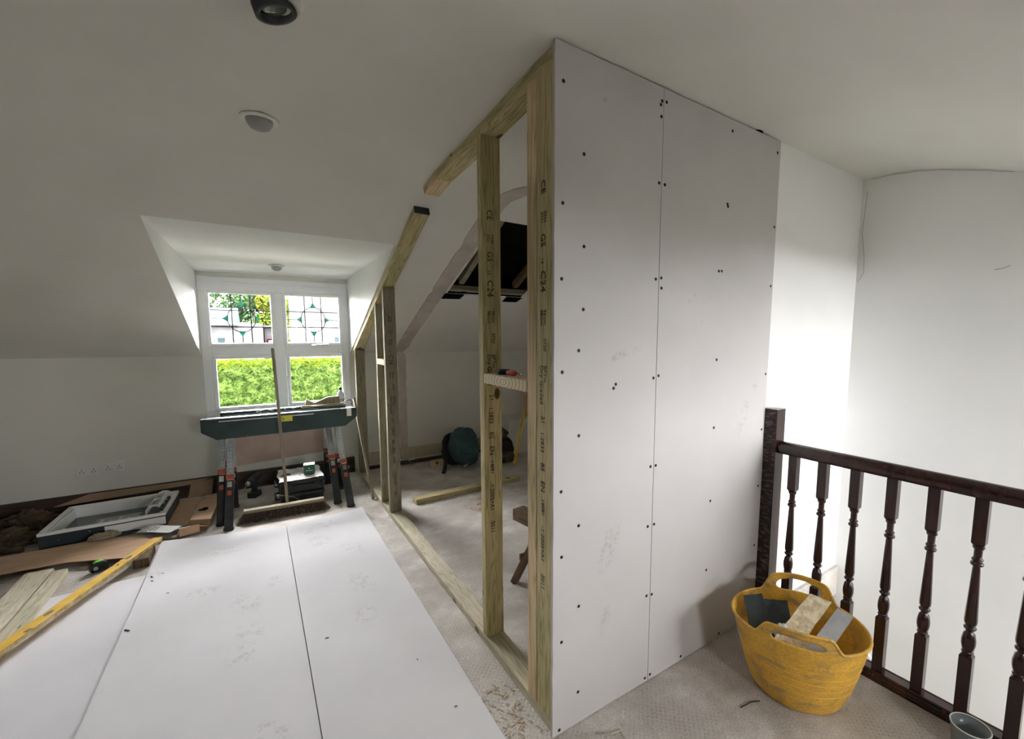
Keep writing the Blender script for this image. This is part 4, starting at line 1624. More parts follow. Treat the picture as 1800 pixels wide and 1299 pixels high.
me.materials.append(M['tub'])
tw = link('tub_wall', me, tubt)
so_ = tw.modifiers.new('thickness', 'SOLIDIFY')
so_.thickness = .006
so_.offset = -1
b = MB()
ring = []
for k in range(NS + 1):
    a = 2 * PI * k / NS
    z = rim_h(a)
    p = tub_pt(a, HB)
    out = p - Vector((TC.x, TC.y, p.z))
    p += out.normalized() * (max(0, z - HB) * .10 - .002)
    p.z = z
    ring.append(p)
b.tube(ring, .0062, 8, caps=False)
b.build('rim', 'tub', tubt, label='thick rolled rim rising over both grip holes')
for z in (.075, .105, .135, .165, .195, .225, .25):
    b = MB()
    pts = [tub_pt(2 * PI * k / 64, z) for k in range(65)]
    b.tube(pts, .0016, 5, caps=False)
    b.build('hoop', 'tub', tubt)


def face_slab(name, q, th, mats, seed=0, rag=.003, side=None, **tags):
    """rough block from the four corners of its upper face; mats[1] (if any) on the side after corner index side"""
    q = [Vector(p) for p in q]
    n = (q[1] - q[0]).cross(q[3] - q[0]).normalized()
    if n.z < 0:
        n = -n
    bm = bmesh.new()
    nu, nv, nw = 8, 8, 3
    g = {}
    for i in range(nu + 1):
        for j in range(nv + 1):
            for k in range(nw + 1):
                if 0 < i < nu and 0 < j < nv and 0 < k < nw:
                    continue
                u, v, w_ = i / nu, j / nv, k / nw
                p = (q[0] * (1 - u) + q[1] * u) * (1 - v) + (q[3] * (1 - u) + q[2] * u) * v - n * th * w_
                p = p + noise.noise_vector(p * 55 + Vector((seed, 0, 0))) * rag + noise.noise_vector(p * 14 + Vector((seed, 0, 0))) * rag
                g[(i, j, k)] = bm.verts.new(p)
    def F(a, b2, c, d, mi):
        f = bm.faces.new((a, b2, c, d))
        f.material_index = mi
    m1 = len(mats) - 1
    for i in range(nu):
        for j in range(nv):
            F(g[i, j, 0], g[i + 1, j, 0], g[i + 1, j + 1, 0], g[i, j + 1, 0], 0)
            F(g[i, j, nw], g[i, j + 1, nw], g[i + 1, j + 1, nw], g[i + 1, j, nw], 0)
    for k in range(nw):
        for i in range(nu):
            F(g[i, 0, k], g[i, 0, k + 1], g[i + 1, 0, k + 1], g[i + 1, 0, k], m1 if side == 0 else 0)
            F(g[i, nv, k], g[i + 1, nv, k], g[i + 1, nv, k + 1], g[i, nv, k + 1], m1 if side == 2 else 0)
        for j in range(nv):
            F(g[0, j, k], g[0, j + 1, k], g[0, j + 1, k + 1], g[0, j, k + 1], m1 if side == 3 else 0)
            F(g[nu, j, k], g[nu, j, k + 1], g[nu, j + 1, k + 1], g[nu, j + 1, k], m1 if side == 1 else 0)
    bm.normal_update()
    me = bpy.data.meshes.new(name)
    bm.to_mesh(me)
    bm.free()
    for mm in mats:
        me.materials.append(M[mm])
    return link(name, me, **tags)


face_slab('insulation_offcut', [(1.715, .955, .20), (1.755, .865, .19), (1.965, .800, .432), (1.930, .872, .445)], .040, ['foam', 'foil'], seed=1, side=0, label='larger pale yellow foam insulation offcut tilted in the tub, nearest the dark offcuts', cat='insulation')
face_slab('insulation_offcut', [(1.772, .838, .21), (1.800, .770, .20), (1.982, .722, .400), (1.975, .780, .412)], .045, ['foil_pale', 'foam'], seed=5, rag=.002, side=0, label='foil-topped foam insulation offcut tilted in the tub, nearest the front right of the rim', cat='insulation')
face_slab('rubber_offcut', [(1.755, 1.02, .20), (1.800, .93, .215), (1.872, 1.055, .372), (1.826, 1.118, .345)], .010, ['slate'], seed=2, rag=.002, label='folded dark slate-grey offcut sticking up at the left side of the tub', cat='offcut')
face_slab('rubber_offcut', [(1.845, .985, .245), (1.925, .935, .255), (1.965, .985, .340), (1.895, 1.060, .335)], .010, ['slate'], seed=4, rag=.002, label='dark slate-grey square offcut lying right of the folded one in the tub', cat='offcut')
face_slab('rubber_offcut', [(1.735, 1.04, .225), (1.765, .93, .225), (1.84, .97, .215), (1.80, 1.10, .225)], .008, ['black'], seed=8, rag=.002, label='black scrap low at the left inside the tub', cat='offcut')
crumple('plastic_scrap', (1.80, .915, .292), (.035, .025, .02), 'foil', seed=9, amp=.4, sub=3, label='small crumpled pale blue-white scrap between the dark offcuts and the foam in the tub', cat='scrap')
crumple('rubble_fill', (1.905, .905, .012), (.145, .165, .135), 'foam', seed=13, amp=.2, sub=4, label='broken crumbs of insulation filling the bottom of the tub', cat='rubble', kind='stuff')

# ---- grey enamel pot by the balustrade
mg = thing('enamel_pot', (2.135, .372, 0), 'small grey enamel pot with a white rim beside the balustrade foot', 'pot')
b = MB()
b.lathe([(.0, .0), (.040, .0), (.046, .006), (.053, .06), (.058, .105), (.0565, .106), (.051, .06), (.043, .010), (0, .009)], 36, mx=Matrix.Translation((2.135, .372, 0)))
b.build('bowl', 'mug', mg)
b = MB()
pts = [(2.135 + .0578 * math.cos(2 * PI * k / 36), .372 + .0578 * math.sin(2 * PI * k / 36), .107) for k in range(37)]
b.tube(pts, .0022, 6, caps=False)
b.build('pot_rim', 'white', mg, label='white rolled rim')
b = MB()
for k, (an, z, sz) in enumerate(((3.6, .075, .016), (3.85, .06, .017), (4.1, .075, .016), (3.75, .045, .014), (4.0, .04, .014))):
    r0 = .0475 + z * .095
    pts = []
    for j in range(10):
        t = 2 * PI * j / 10
        aa = an + sz * .5 * math.cos(t) / r0
        zz = z + sz * .9 * math.sin(t)
        rr_ = .0485 + zz * .093
        pts.append((2.135 + rr_ * math.cos(aa), .372 + rr_ * math.sin(aa), zz))
    b.poly(pts)
b.build('leaf_print', 'mug_leaf', mg, label='dark leaf decoration')

# ================================================================== FLOOR SHEETS
M['sheetA'] = board_mat('floor_plasterboard_a', (0.66, 0.65, 0.66), [(-.12, 2.95, .038, .3, .09, .16, 'h'), (-.10, 2.62, .038, .3, .07, .12, 'h'), (-.13, 2.45, .038, -.3, .08, .1, 'h'), (-.03, 1.88, .038, .5, .07, .10, 'h'), (-.25, 3.75, .038, 1.2, .08, .14, 'h'), (-.33, 3.2, .038, 1.2, .08, .12, 'h'), (.03, 3.1, .038, 0, .06, .1, 'h'), (-.60, 3.62, .038, 0, .1, .08, 'h')])
M['sheetB'] = board_mat('floor_plasterboard_b', (0.66, 0.65, 0.66), [(.42, 3.85, .038, 1.3, .09, .16, 'h'), (.32, 3.55, .038, .4, .09, .14, 'h'), (.50, 3.3, .038, .3, .08, .16, 'h'), (.46, 2.8, .038, .2, .09, .18, 'h'), (.27, 3.78, .038, 0, .05, .1, 'h'), (.42, 2.45, .038, .2, .08, .1, 'h')])
M['sheetC'] = board_mat('floor_plasterboard_c', (0.66, 0.65, 0.67), None)


def floor_sheet(corners, z0, z1, label, m, dips=()):
    """corners: near-left, near-right, far-right, far-left"""
    t = bpy.data.meshes.new('plasterboard_sheet')
    nu, nv = 26, 60
    nl, nr_, fr_, fl_ = [Vector((x, y, 0)) for x, y in corners]

    def P(u, v, z):
        p = (nl * (1 - u) + nr_ * u) * (1 - v) + (fl_ * (1 - u) + fr_ * u) * v
        dz = 0
        for (dx, dy, r, amp) in dips:
            dz += amp * math.exp(-((p.x - dx) ** 2 + (p.y - dy) ** 2) / (r * r))
        return Vector((p.x, p.y, z + dz))
    b = MB()
    vt, ft = sheet_grid(lambda u, v: P(u, v, z1), nu, nv)
    b.add(vt, ft, 0, True)
    vb, fb = sheet_grid(lambda u, v: P(u, v, z0) if True else None, nu, nv)
    b.add(vb, [f[::-1] for f in fb], 0, False)
    per = [(i, 0) for i in range(nu)] + [(nu, j) for j in range(nv)] + [(i, nv) for i in range(nu, 0, -1)] + [(0, j) for j in range(nv, 0, -1)]
    n = len(per)
    b.add([P(i / nu, j / nv, z0) for i, j in per] + [P(i / nu, j / nv, z1) for i, j in per], [(k, (k + 1) % n, n + (k + 1) % n, n + k) for k in range(n)])
    return b.build('plasterboard_sheet', m, label=label, cat='plasterboard')


floor_sheet([(-.640, .95), (.1275, .95), (.1275, 3.985), (-.640, 4.185)], .0145, .038,
            'wide pale plasterboard sheet on the floor, left of the long joint, with boot prints', 'sheetA', [(-.42, 3.93, .16, -.008), (-.05, 3.85, .2, .004)])
floor_sheet([(.1315, .95), (.700, .95), (.708, 4.070), (.1315, 3.985)], .0145, .038,
            'narrower pale plasterboard sheet on the floor, right of the long straight joint', 'sheetB', [(.60, 3.88, .12, -.009)])
floor_sheet([(-1.30, .95), (-.645, .95), (-.653, 3.69), (-1.30, 3.66)], .0015, .0135,
            'lowest pale plasterboard sheet on the floor at left, under the yellow level', 'sheetC', [(-.72, 3.45, .2, .006)])
# small chips of debris on and beside the sheets
rnd = random.Random(5)
b = MB()
for (x, y, s_) in [(-.61, 3.58, .006), (-.60, 3.52, .004), (-.56, 3.60, .003), (-.50, 3.3, .003), (-.62, 2.98, .007), (.22, 2.35, .004), (.05, 1.68, .004), (.55, 1.95, .003), (.60, 1.60, .003)]:
    a = rnd.uniform(0, PI)
    b.box((-s_ * 2, -s_ * .5, 0), (s_ * 2, s_ * .5, s_ * .6), mx=Matrix.Translation((x, y, .0385)) @ Matrix.Rotation(a, 4, 'Z'))
b.build('plaster_crumbs', 'groove', label='dark crumbs and splinters scattered on the floor sheets', cat='debris', kind='stuff')
b = MB()
for _ in range(150):
    if rnd.random() < .6:
        x, y = rnd.uniform(.60, .86), rnd.uniform(1.25, 1.65)
        if x < .72:
            x += .1
    else:
        x, y = rnd.uniform(.74, 2.1), rnd.choice([rnd.uniform(.9, 1.2), rnd.uniform(1.6, 4.5)])
        if .87 < x < .98 or (x > 1.6 and y < 1.25):
            continue
    s_ = rnd.uniform(.004, .015)
    a = rnd.uniform(0, PI)
    b.box((-s_, -.0015, 0), (s_, .0015, .003), mx=Matrix.Translation((x, y, .001)) @ Matrix.Rotation(a, 4, 'Z') @ Matrix.Rotation(rnd.uniform(-.3, .3), 4, 'Y'))
b.build('wood_splinters', 'shaving', label='thin wood splinters scattered on the floor along the stud frame and the boards', cat='splinters', kind='stuff')
b = MB()
b.tube([(1.02, 1.21, .004), (1.06, 1.175, .009), (1.11, 1.165, .004)], .003, 5)
b.build('plaster_sliver', 'dusty_wood', label='curved sliver of paper on the floor in front of the left upright plasterboard', cat='scrap')
b = MB()
b.tube([(1.60, .965, .004), (1.66, .955, .007), (1.70, .94, .003)], .0025, 5)
b.build('cable_offcut', 'black', label='short black cable offcut on the floor left of the yellow tub', cat='cable')

# ================================================================== SAWHORSES
_pb = MB()
_pb.lathe([(.0045, 0), (.0045, .001)], 8)
PIN = [_pb.mesh('pin_hole')]
PIN[0].materials.append(M['white'])


def sawhorse(yc, y_front, y_back, zt, label, main):
    t = thing('sawhorse', (.18, yc, 0), label, 'sawhorse', None)
    z0 = zt - .18
    xa, xb = (-.40, .775)
    b = MB()
    pts = [(xa, yc - .035, zt), (xa, yc - .035, zt - .11), (xa + .10, yc - .035, z0), (xb - .10, yc - .035, z0 + .012), (xb, yc - .035, zt - .09), (xb, yc - .035, zt)]
    if not main:
        pts = [(xa + .12, yc - .035, zt), (xa + .12, yc - .035, zt - .11), (xa + .20, yc - .035, z0 + .02), (xb - .14, yc - .035, z0 + .02), (xb - .06, yc - .035, zt - .09), (xb - .06, yc - .035, zt)]
    b.prism(pts, (0, .07, 0))
    bo = b.build('beam', 'beam', t, bevel=.006)
    b = MB()
    if main:
        b.box((xa + .12, yc - .037, zt - .030), (xb - .36, yc - .034, zt - .022))
        b.box((xa + .05, yc - .037, zt - .005), (xa + .12, yc - .034, zt + .004))
        b.build('beam_rib', 'galv', bo, label='thin pale metal edge strip along the beam')
    else:
        b.box((xa + .14, yc - .037, zt - .03), (xb - .3, yc - .034, zt - .026))
        b.build('beam_rib', 'galv', bo)
    if main:
        b = MB()
        b.box((xb - .085, yc - .039, zt - .075), (xb - .045, yc + .03, zt + .002))
        b.build('slot', 'white', bo, label='white slot near the right end of the beam')
        b = MB()
        b.box((.145, yc - .0385, zt - .072), (.245, yc - .035, zt - .020))
        lb = b.build('warning_label', 'label_yellow', bo, label='yellow warning label with a prohibition sign')
        b = MB()
        n = 20
        cx_, cz_ = .165, zt - .046
        for k in range(n):
            a0, a1 = 2 * PI * k / n, 2 * PI * (k + 1) / n
            b.tube([(cx_ + .016 * math.cos(a0), yc - .040, cz_ + .016 * math.sin(a0)), (cx_ + .016 * math.cos(a1), yc - .040, cz_ + .016 * math.sin(a1))], .0016, 4)
        b.tube([(cx_ - .011, yc - .040, cz_ + .011), (cx_ + .011, yc - .040, cz_ - .011)], .0016, 4)
        b.build('prohibition_sign', 'ink', lb)
    legs = ((-.205, -.250, y_front), (-.205, -.226, y_back), (.605, .645, y_front), (.605, .640, y_back)) if main else \
        ((-.275, -.305, y_front), (-.275, -.295, y_back), (.545, .558, y_front), (.545, .555, y_back))
    for k, (xt, xf, yf) in enumerate(legs):
        top = Vector((xt, yc + (-.015 if k % 2 == 0 else .015), z0 + .03))
        foot = Vector((xf, yf, 0.012))
        d = top - foot
        L = d.length
        mx = frame_mx(foot, (1, 0, 0), d)
        b = MB()
        # channel section of galvanised steel, upper part
        b.box((-.024, -.006, L * .38), (.024, -.004, L), mx=mx)
        b.box((-.024, -.006, L * .38), (-.021, .020, L), mx=mx)
        b.box((.021, -.006, L * .38), (.024, .020, L), mx=mx)
        lg = b.build('leg', 'galv', t)
        for q in range(8):
            zz = L * (.60 + .040 * q)
            link('pin_hole', PIN[0], lg, mw=mx @ Matrix.Translation((.004, -.0062, zz)) @ Matrix.Rotation(PI / 2, 4, 'X'))
        b = MB()
        b.box((-.029, -.012, 0), (.029, .022, L * .50), mx=mx)
        b.box((-.029, -.012, L * .5), (-.018, .022, L * .56), mx=mx)
        b.build('lower_leg', 'black', lg, bevel=.004)
        b = MB()
        b.box((-.028, -.015, L * .51), (.028, .020, L * .56), mx=mx)
        b.build('height_clip', 'orange', lg, bevel=.003)
        b = MB()
        b.box((-.014, -.0145, L * .34), (.014, -.011, L * .39), mx=mx)
        b.build('badge', 'orange', lg)
        b = MB()
        b.lathe([(.0, .0), (.034, .0), (.036, .014), (.028, .026), (0, .027)], 16, mx=Matrix.Translation((xf, yf, 0)), sy=.8)
        b.build('foot', 'black', lg)
        b = MB()
        b.box((-.016, -.0135, L * .425), (.016, -.0115, L * .485), mx=mx)
        b.build('latch', 'chrome', lg)
    return t


sh1 = sawhorse(4.58, 4.25, 4.80, .855, 'front dark green-black sawhorse with a yellow warning label, below the window', True)
sh2 = sawhorse(4.80, 4.39, 5.05, .870, 'rear sawhorse standing directly behind the labelled one below the window', False)

# things lying on the sawhorses
b = MB()
b.box((.33, 4.65, .8725), (.70, 4.69, .890), mx=Matrix.Identity(4))
b.build('wood_strip', 'stud_pale', label='thin pale wood strip lying on top of the sawhorses', cat='wood strip')
b = MB()
b.prism([(.36, 4.71, .8725), (.66, 4.71, .8725), (.655, 4.71, .955), (.56, 4.71, .955), (.44, 4.71, .905), (.375, 4.71, .945)], (0, .03, 0))
b.build('metal_offcut', 'stud_grey', label='grey notched offcut standing on the sawhorses in front of the right window', cat='offcut')
b = MB()
pts = [(.25, 4.63, .878), (.34, 4.62, .895), (.45, 4.625, .880), (.58, 4.60, .895), (.66, 4.59, .898), (.70, 4.59, .925), (.73, 4.59, .930), (.75, 4.59, .905), (.74, 4.59, .878)]
b.tube(pts, .005, 6)
b.build('black_cable', 'black', label='black cable looping over the right end of the sawhorse beam', cat='cable')
b = MB()
b.tube([(-.02, 4.6, .878), (.05, 4.6, .895), (.10, 4.6, .88), (.13, 4.6, .905), (.17, 4.6, .91), (.20, 4.6, .88)], .0035, 6)
b.tube([(.02, 4.63, .878), (-.02, 4.63, .91), (.04, 4.63, .93)], .0025, 6)
b.build('white_cable', 'white', label='loose white cable ends on the sawhorse beam beside the broom handle', cat='cable')
# spray bottle on the sill
bt = thing('plastic_bottle', (.745, 5.26, .757), 'clear plastic bottle with grey and red label at right of the window sill', 'bottle')
mx = Matrix.Translation((.745, 5.26, .757))
b = MB()
b.lathe([(0, 0), (.034, 0), (.037, .006), (.037, .14), (.030, .165), (.014, .185), (.013, .20), (0, .20)], 20, mx=mx)
b.build('bottle_body', 'bottle', bt)
b = MB()
b.lathe([(0, .198), (.015, .198), (.015, .218), (.009, .228), (0, .228)], 14, mx=mx)
b.build('cap', 'black', bt)
b = MB()
b.lathe([(.0375, .055), (.0375, .105)], 20, mx=mx, caps=False)
b.build('bottle_label', 'reflect', bt)
b = MB()
b.box((.757, 5.224, .822), (.771, 5.232, .852))
b.build('label_mark', 'red', bt)

# ================================================================== BROOM
br = thing('wide_broom', (.157, 4.36, 0), 'wide broom with dark bristles standing with its long grey handle upright before the window', 'broom')
timber('handle', (.162, 4.375, .075), (.126, 4.45, 1.436), .024, .024, (1, 0, 0), 'broomwood', br, bevel=.008)
hd = timber('broom_head', (-.150, 4.360, .088), (.440, 4.330, .088), .028, .060, (0, 0, 1), 'broomwood', br, bevel=.005)
b = MB()
rnd = random.Random(9)
for i in range(900):
    u = rnd.random()
    x = -.145 + .58 * u
    y = 4.36 - .03 * u + rnd.uniform(-.02, .02)
    sp_ = (u - .5)
    fx = x + sp_ * .10 + rnd.uniform(-.02, .02)
    fy = y - .030 + rnd.uniform(-.03, .03)
    b.tube([(x, y, .076), ((x + fx) / 2, (y + fy) / 2, .04), (fx, fy, .004)], .0018, 3, caps=False)
o = b.build('bristles', 'bristle', br)
o['kind'] = 'stuff'

# ================================================================== TOOL CASES, BOX, DRILL
def tool_case(z0, h, label, dx=0):
    t = thing('tool_case', (.28 + dx, 4.72, z0), label, 'tool case')
    b = MB()
    b.box((.118 + dx, 4.53, z0), (.462 + dx, 4.93, z0 + h * .62))
    b.build('case_body', 'black', t, bevel=.014)
    b = MB()
    b.box((.110 + dx, 4.52, z0 + h * .64), (.470 + dx, 4.94, z0 + h))
    b.build('lid', 'black', t, bevel=.014)
    for x in (.16, .38):
        b = MB()
        b.box((x + dx, 4.508, z0 + h * .45), (x + .05 + dx, 4.522, z0 + h * .8))
        b.build('latch', 'black', t, bevel=.003)
    b = MB()
    b.tube([(.112 + dx, 4.62, z0 + h * .5), (.085 + dx, 4.63, z0 + h * .5), (.085 + dx, 4.80, z0 + h * .5), (.112 + dx, 4.81, z0 + h * .5)], .010, 8)
    b.build('carry_handle', 'black', t)
    return t


tool_case(.0, .118, 'lower black plastic tool case of the stack under the sawhorses')
tool_case(.119, .118, 'upper black plastic tool case of the stack, strewn with white packaging', .004)
b = MB()
vt, ft = sheet_grid(lambda u, v: Vector((.112 + .352 * u + .008 * math.sin(9 * v), 4.525 + .41 * v, .2385 + .012 * abs(noise.noise(Vector((u * 7, v * 7, 1)))) + .002)), 26, 26)
ft = [f for f in ft if not (.02 < vt[f[0]].x - .112 < .10 and .15 < vt[f[0]].y - 4.525 < .24)]
b.add(vt, ft)
o = b.build('packaging_paper', 'dusty_white', label='crumpled white packaging sheets on the upper tool case', cat='paper')
sm_ = o.modifiers.new('thick', 'SOLIDIFY')
sm_.thickness = .0015
gb = thing('green_carton', (.365, 4.67, .253), 'small dark green cube-shaped carton on the tool cases', 'box')
b = MB()
RZ = Matrix.Translation((.365, 4.67, .253)) @ Matrix.Rotation(-.12, 4, 'Z')
b.box((-.045, -.045, 0), (.045, .045, .084), mx=RZ)
b.build('carton', 'green_box', gb, bevel=.001)
b = MB()
b.box((-.0455, -.0455, .084), (.0455, .0455, .0855), mx=RZ)
b.build('lid', 'green_top', gb, label='pale green-white top of the carton')
b = MB()
b.lathe([(.006, 0), (.006, .0006)], 10, mx=RZ @ Matrix.Translation((.0, -.0455, .052)) @ Matrix.Rotation(PI / 2, 4, 'X'))
b.box((-.028, -.0462, .030), (.028, -.0456, .034), mx=RZ)
b.build('carton_print', 'green_top', gb)
# drill
dr = thing('cordless_drill', (-.075, 5.02, 0), 'cordless drill standing on its battery by the dark skirting', 'drill')
mx = Matrix.Translation((-.075, 5.02, 0)) @ Matrix.Rotation(math.radians(60), 4, 'Z')
b = MB()
b.box((-.06, -.038, 0), (.05, .038, .055), mx=mx)
b.build('battery', 'black', dr, bevel=.008)
b = MB()
b.tube([mx @ Vector((0.0, 0, .05)), mx @ Vector((0.0, 0, .10)), mx @ Vector((.012, 0, .15))], [.026, .022, .026], 12)
b.build('grip', 'slate', dr)
b = MB()
b.tube([mx @ Vector((.085, 0, .185)), mx @ Vector((.02, 0, .178)), mx @ Vector((-.05, 0, .165)), mx @ Vector((-.07, 0, .160))], [.030, .036, .034, .028], 16)
b.build('motor_housing', 'slate', dr)
b = MB()
b.tube([mx @ Vector((-.07, 0, .160)), mx @ Vector((-.10, 0, .152)), mx @ Vector((-.115, 0, .148))], [.026, .024, .012], 14)
b.build('chuck', 'chrome', dr)
b = MB()
b.tube([mx @ Vector((-.115, 0, .148)), mx @ Vector((-.17, 0, .105))], .0035, 6)
b.build('drill_bit', 'chrome', dr)
b = MB()
b.tube([(.06, 4.50, .10), (.02, 4.46, .06), (-.04, 4.44, .01), (-.06, 4.43, .004)], .0022, 5)
b.tube([(.02, 4.52, .11), (.10, 4.50, .14), (.22, 4.49, .10), (.30, 4.48, .03), (.33, 4.47, .004)], .0022, 5)
b.build('string', 'dusty_wood', label='thin pale cord trailing over the front of the tool cases', cat='string')

# ================================================================== LEFT-HAND CLUTTER
# cardboard sheets
def card_sheet(pts, z, label, m='card', th=.004, bump=0.0, name='cardboard_sheet'):
    b = MB()
    b.prism([(x, y, z) for x, y in pts], (0, 0, th))
    return b.build(name, m, label=label, cat='cardboard')


card_sheet([(-1.75, 4.02), (-1.42, 4.14), (-1.11, 4.13), (-.80, 3.99), (-.66, 4.10), (-.70, 4.22), (-.76, 4.36), (-.98, 4.47), (-1.50, 4.46), (-1.80, 4.42)], .038, 'long torn brown cardboard sheet lying in front of the roof window at the left')
card_sheet([(-.72, 4.66), (-.53, 4.53), (-.515, 5.05), (-.47, 5.24), (-.70, 5.26)], .002, 'brown cardboard sheet lying between the roof window and the small boxes')
b = MB()
b.prism([(-1.47, 5.312, .10), (-.56, 5.312, .128), (-.41, 5.312, .168), (-1.25, 5.312, .172)], (0, .006, 0))
b.prism([(-.60, 5.30, .003), (-.42, 5.30, .003), (-.40, 5.30, .16), (-.57, 5.30, .135)], (0, .006, 0))
b.build('cardboard_flap', 'card_dark', label='brown cardboard flap leaning on the dark skirting behind the roof window', cat='cardboard')
timber('timber_rest', (-1.62, 4.26, .0185), (-.80, 4.30, .0185), .036, .06, (0, 0, 1), 'brown_wood', label='dark timber length lying under the long cardboard sheet at the left', cat='timber')

# open cartons
c1 = thing('cardboard_box', (-.42, 4.74, 0), 'long shallow brown cardboard box with torn hole in its lid, left of the sawhorse legs', 'cardboard box')
b = MB()
q = [(-.50, 4.455), (-.372, 4.40), (-.335, 5.02), (-.44, 5.08)]
b.prism([(x, y, .001) for x, y in q], (0, 0, .066))
b.build('box_body', 'card_dark', c1)
b = MB()
b.prism([(x, y, .068) for x, y in [(-.505, 4.45), (-.368, 4.395), (-.331, 5.022), (-.442, 5.086)]], (0, 0, .003))
b.build('lid', 'card', c1, label='lit lid of the box')
b = MB()
b.poly([(x, y, .0716) for x, y in [(-.46, 4.64), (-.42, 4.63), (-.40, 4.66), (-.405, 4.70), (-.43, 4.72), (-.445, 4.69), (-.47, 4.68)]])
b.build('torn_hole', 'felt_black', c1)
c2 = thing('cardboard_box', (-.50, 4.34, 0), 'small open brown cardboard box with a white label, nearest the floor plasterboard', 'cardboard box')
RZ = Matrix.Translation((-.500, 4.330, .03)) @ Matrix.Rotation(math.radians(12), 4, 'Z') @ Matrix.Rotation(math.radians(-14), 4, 'X')
b = MB()
w_, d_, h_ = .062, .045, .05
for lo, hi in (((-w_, -d_, -.028), (w_, d_, -.026)), ((-w_, -d_, -.028), (w_, -d_ + .002, h_ - .02)), ((-w_, d_ - .002, -.028), (w_, d_, h_ - .02)), ((-w_, -d_, -.028), (-w_ + .002, d_, h_ - .02)), ((w_ - .002, -d_, -.028), (w_, d_, h_ - .02)), ((-w_, -d_, h_ - .022), (w_ * .1, d_, h_ - .02))):
    b.box(lo, hi, mx=RZ)
b.build('box_body', 'card', c2)
b = MB()
b.box((w_, -d_, h_ - .022), (w_ + .05, d_, h_ - .020), mx=RZ @ Matrix.Translation((0, 0, -.003)) @ Matrix.Rotation(.2, 4, 'Y'))
b.build('flap', 'card', c2)
b = MB()
b.box((-w_ + .004, -d_ + .005, h_ - .0198), (w_ * .05, d_ - .01, h_ - .0188), mx=RZ)
lb = b.build('box_label', 'white', c2)
b = MB()
for i in range(5):
    b.box((-w_ + .010 + i * .009, -d_ + .015, h_ - .0187), (-w_ + .014 + i * .009, -d_ + .055 - (i % 2) * .02, h_ - .0182), mx=RZ)
b.build('label_print', 'reflect', lb)

# foil pouch and printed leaflets
b = MB()
vt, ft = sheet_grid(lambda u, v: Vector((-.90 + .30 * u + .05 * v, 4.60 - .26 * u + .12 * v - .0, .045 + .02 * abs(noise.noise(Vector((u * 5, v * 5, 3)))) - .02 * v)), 20, 12)
b.add(vt, ft)
o = b.build('foil_pouch', 'foil', label='crumpled silver foil pouch in front of the roof window', cat='pouch')
o.modifiers.new('thick', 'SOLIDIFY').thickness = .002
lf_ = thing('leaflet', (-.66, 4.38, .07), 'white printed leaflet lying on the foil pouch beside the small labelled box', 'leaflet')
mx = Matrix.Translation((-.685, 4.385, .066)) @ Matrix.Rotation(math.radians(-28), 4, 'Z') @ Matrix.Rotation(.06, 4, 'X')
b = MB()
vt, ft = sheet_grid(lambda u, v: Vector((-.12 + .24 * u, -.055 + .11 * v, .006 * math.sin(u * 5) + .001)), 12, 6)
b.add(vt, ft, mx=mx)
o = b.build('page', 'white', lf_)
b = MB()
for i in range(4):
    b.box((-.10 + i * .03, -.04, .0095), (-.085 + i * .03, .03 - .015 * (i % 2), .0105), mx=mx)
b.box((-.10, -.052, .008), (-.05, -.035, .0085), mx=mx)
b.build('page_print', 'reflect', lf_)

# roof window lying on the floor
rw = thing('roof_window', (-1.0, 4.87, 0), 'white-framed roof window lying glass-down on the floor at the left by the dark skirting', 'window')
o3 = Vector((-1.352, 4.585, 0))
o4 = Vector((-.668, 4.62, 0))
ex = Vector((.695, .018, 0)).normalized()
ey = Vector((.02, .62, 0)).normalized()
mx = Matrix((ex, ey, Vector((0, 0, 1)))).transposed().to_4x4()
mx.translation = Vector((-1.352, 4.560, .010))
W_, D_, H_ = .685, .600, .118
b = MB()
tk = .030
b.box((0, 0, 0), (W_, tk, H_ - .02), mx=mx)
b.box((0, D_ - tk, 0), (W_, D_, H_ - .02), mx=mx)
b.box((0, tk, 0), (tk, D_ - tk, H_ - .02), mx=mx)
b.box((W_ - tk, tk, 0), (W_, D_ - tk, H_ - .02), mx=mx)
b.build('outer_frame', 'frame_dark', rw, bevel=.003)
b = MB()
t2 = .022
b.box((-.004, -.004, H_ - .022), (W_ + .004, t2, H_), mx=mx)
b.box((-.004, D_ - t2, H_ - .022), (W_ + .004, D_ + .004, H_), mx=mx)
b.box((-.004, 0, H_ - .022), (t2, D_, H_), mx=mx)
b.box((W_ - t2, 0, H_ - .022), (W_ + .004, D_, H_), mx=mx)
b.box((tk, tk, .012), (tk + .012, D_ - tk, H_ - .012), mx=mx)
b.box((tk, D_ - tk - .012, .012), (W_ - tk, D_ - tk, H_ - .012), mx=mx)
b.box((W_ - tk - .012, tk, .012), (W_ - tk, D_ - tk, H_ - .012), mx=mx)
b.build('sash_frame', 'frame_white', rw, bevel=.002)
b = MB()
b.box((.34, -.0055, .028), (W_ + .002, -.001, H_ - .030), mx=mx)
b.build('side_panel', 'frame_white', rw, label='pale unpainted stretch of the near side')
b = MB()
b.box((tk, tk, .018), (W_ - tk, D_ - tk, .026), mx=mx)
gp = b.build('pane', 'dark_glass', rw)
b = MB()
b.box((.20, .10, .0265), (.47, .42, .0275), mx=mx)
b.build('glass_sticker', 'reflect', gp, label='grey printed sheet on the glass')
b = MB()
for i in range(4):
    b.box((.23 + .055 * i, .14, .028), (.25 + .055 * i, .38 - .05 * (i % 2), .0284), mx=mx)
    b.box((.22, .16 + .06 * i, .028), (.45, .168 + .06 * i, .0284), mx=mx)
b.build('sticker_print', 'white', gp)
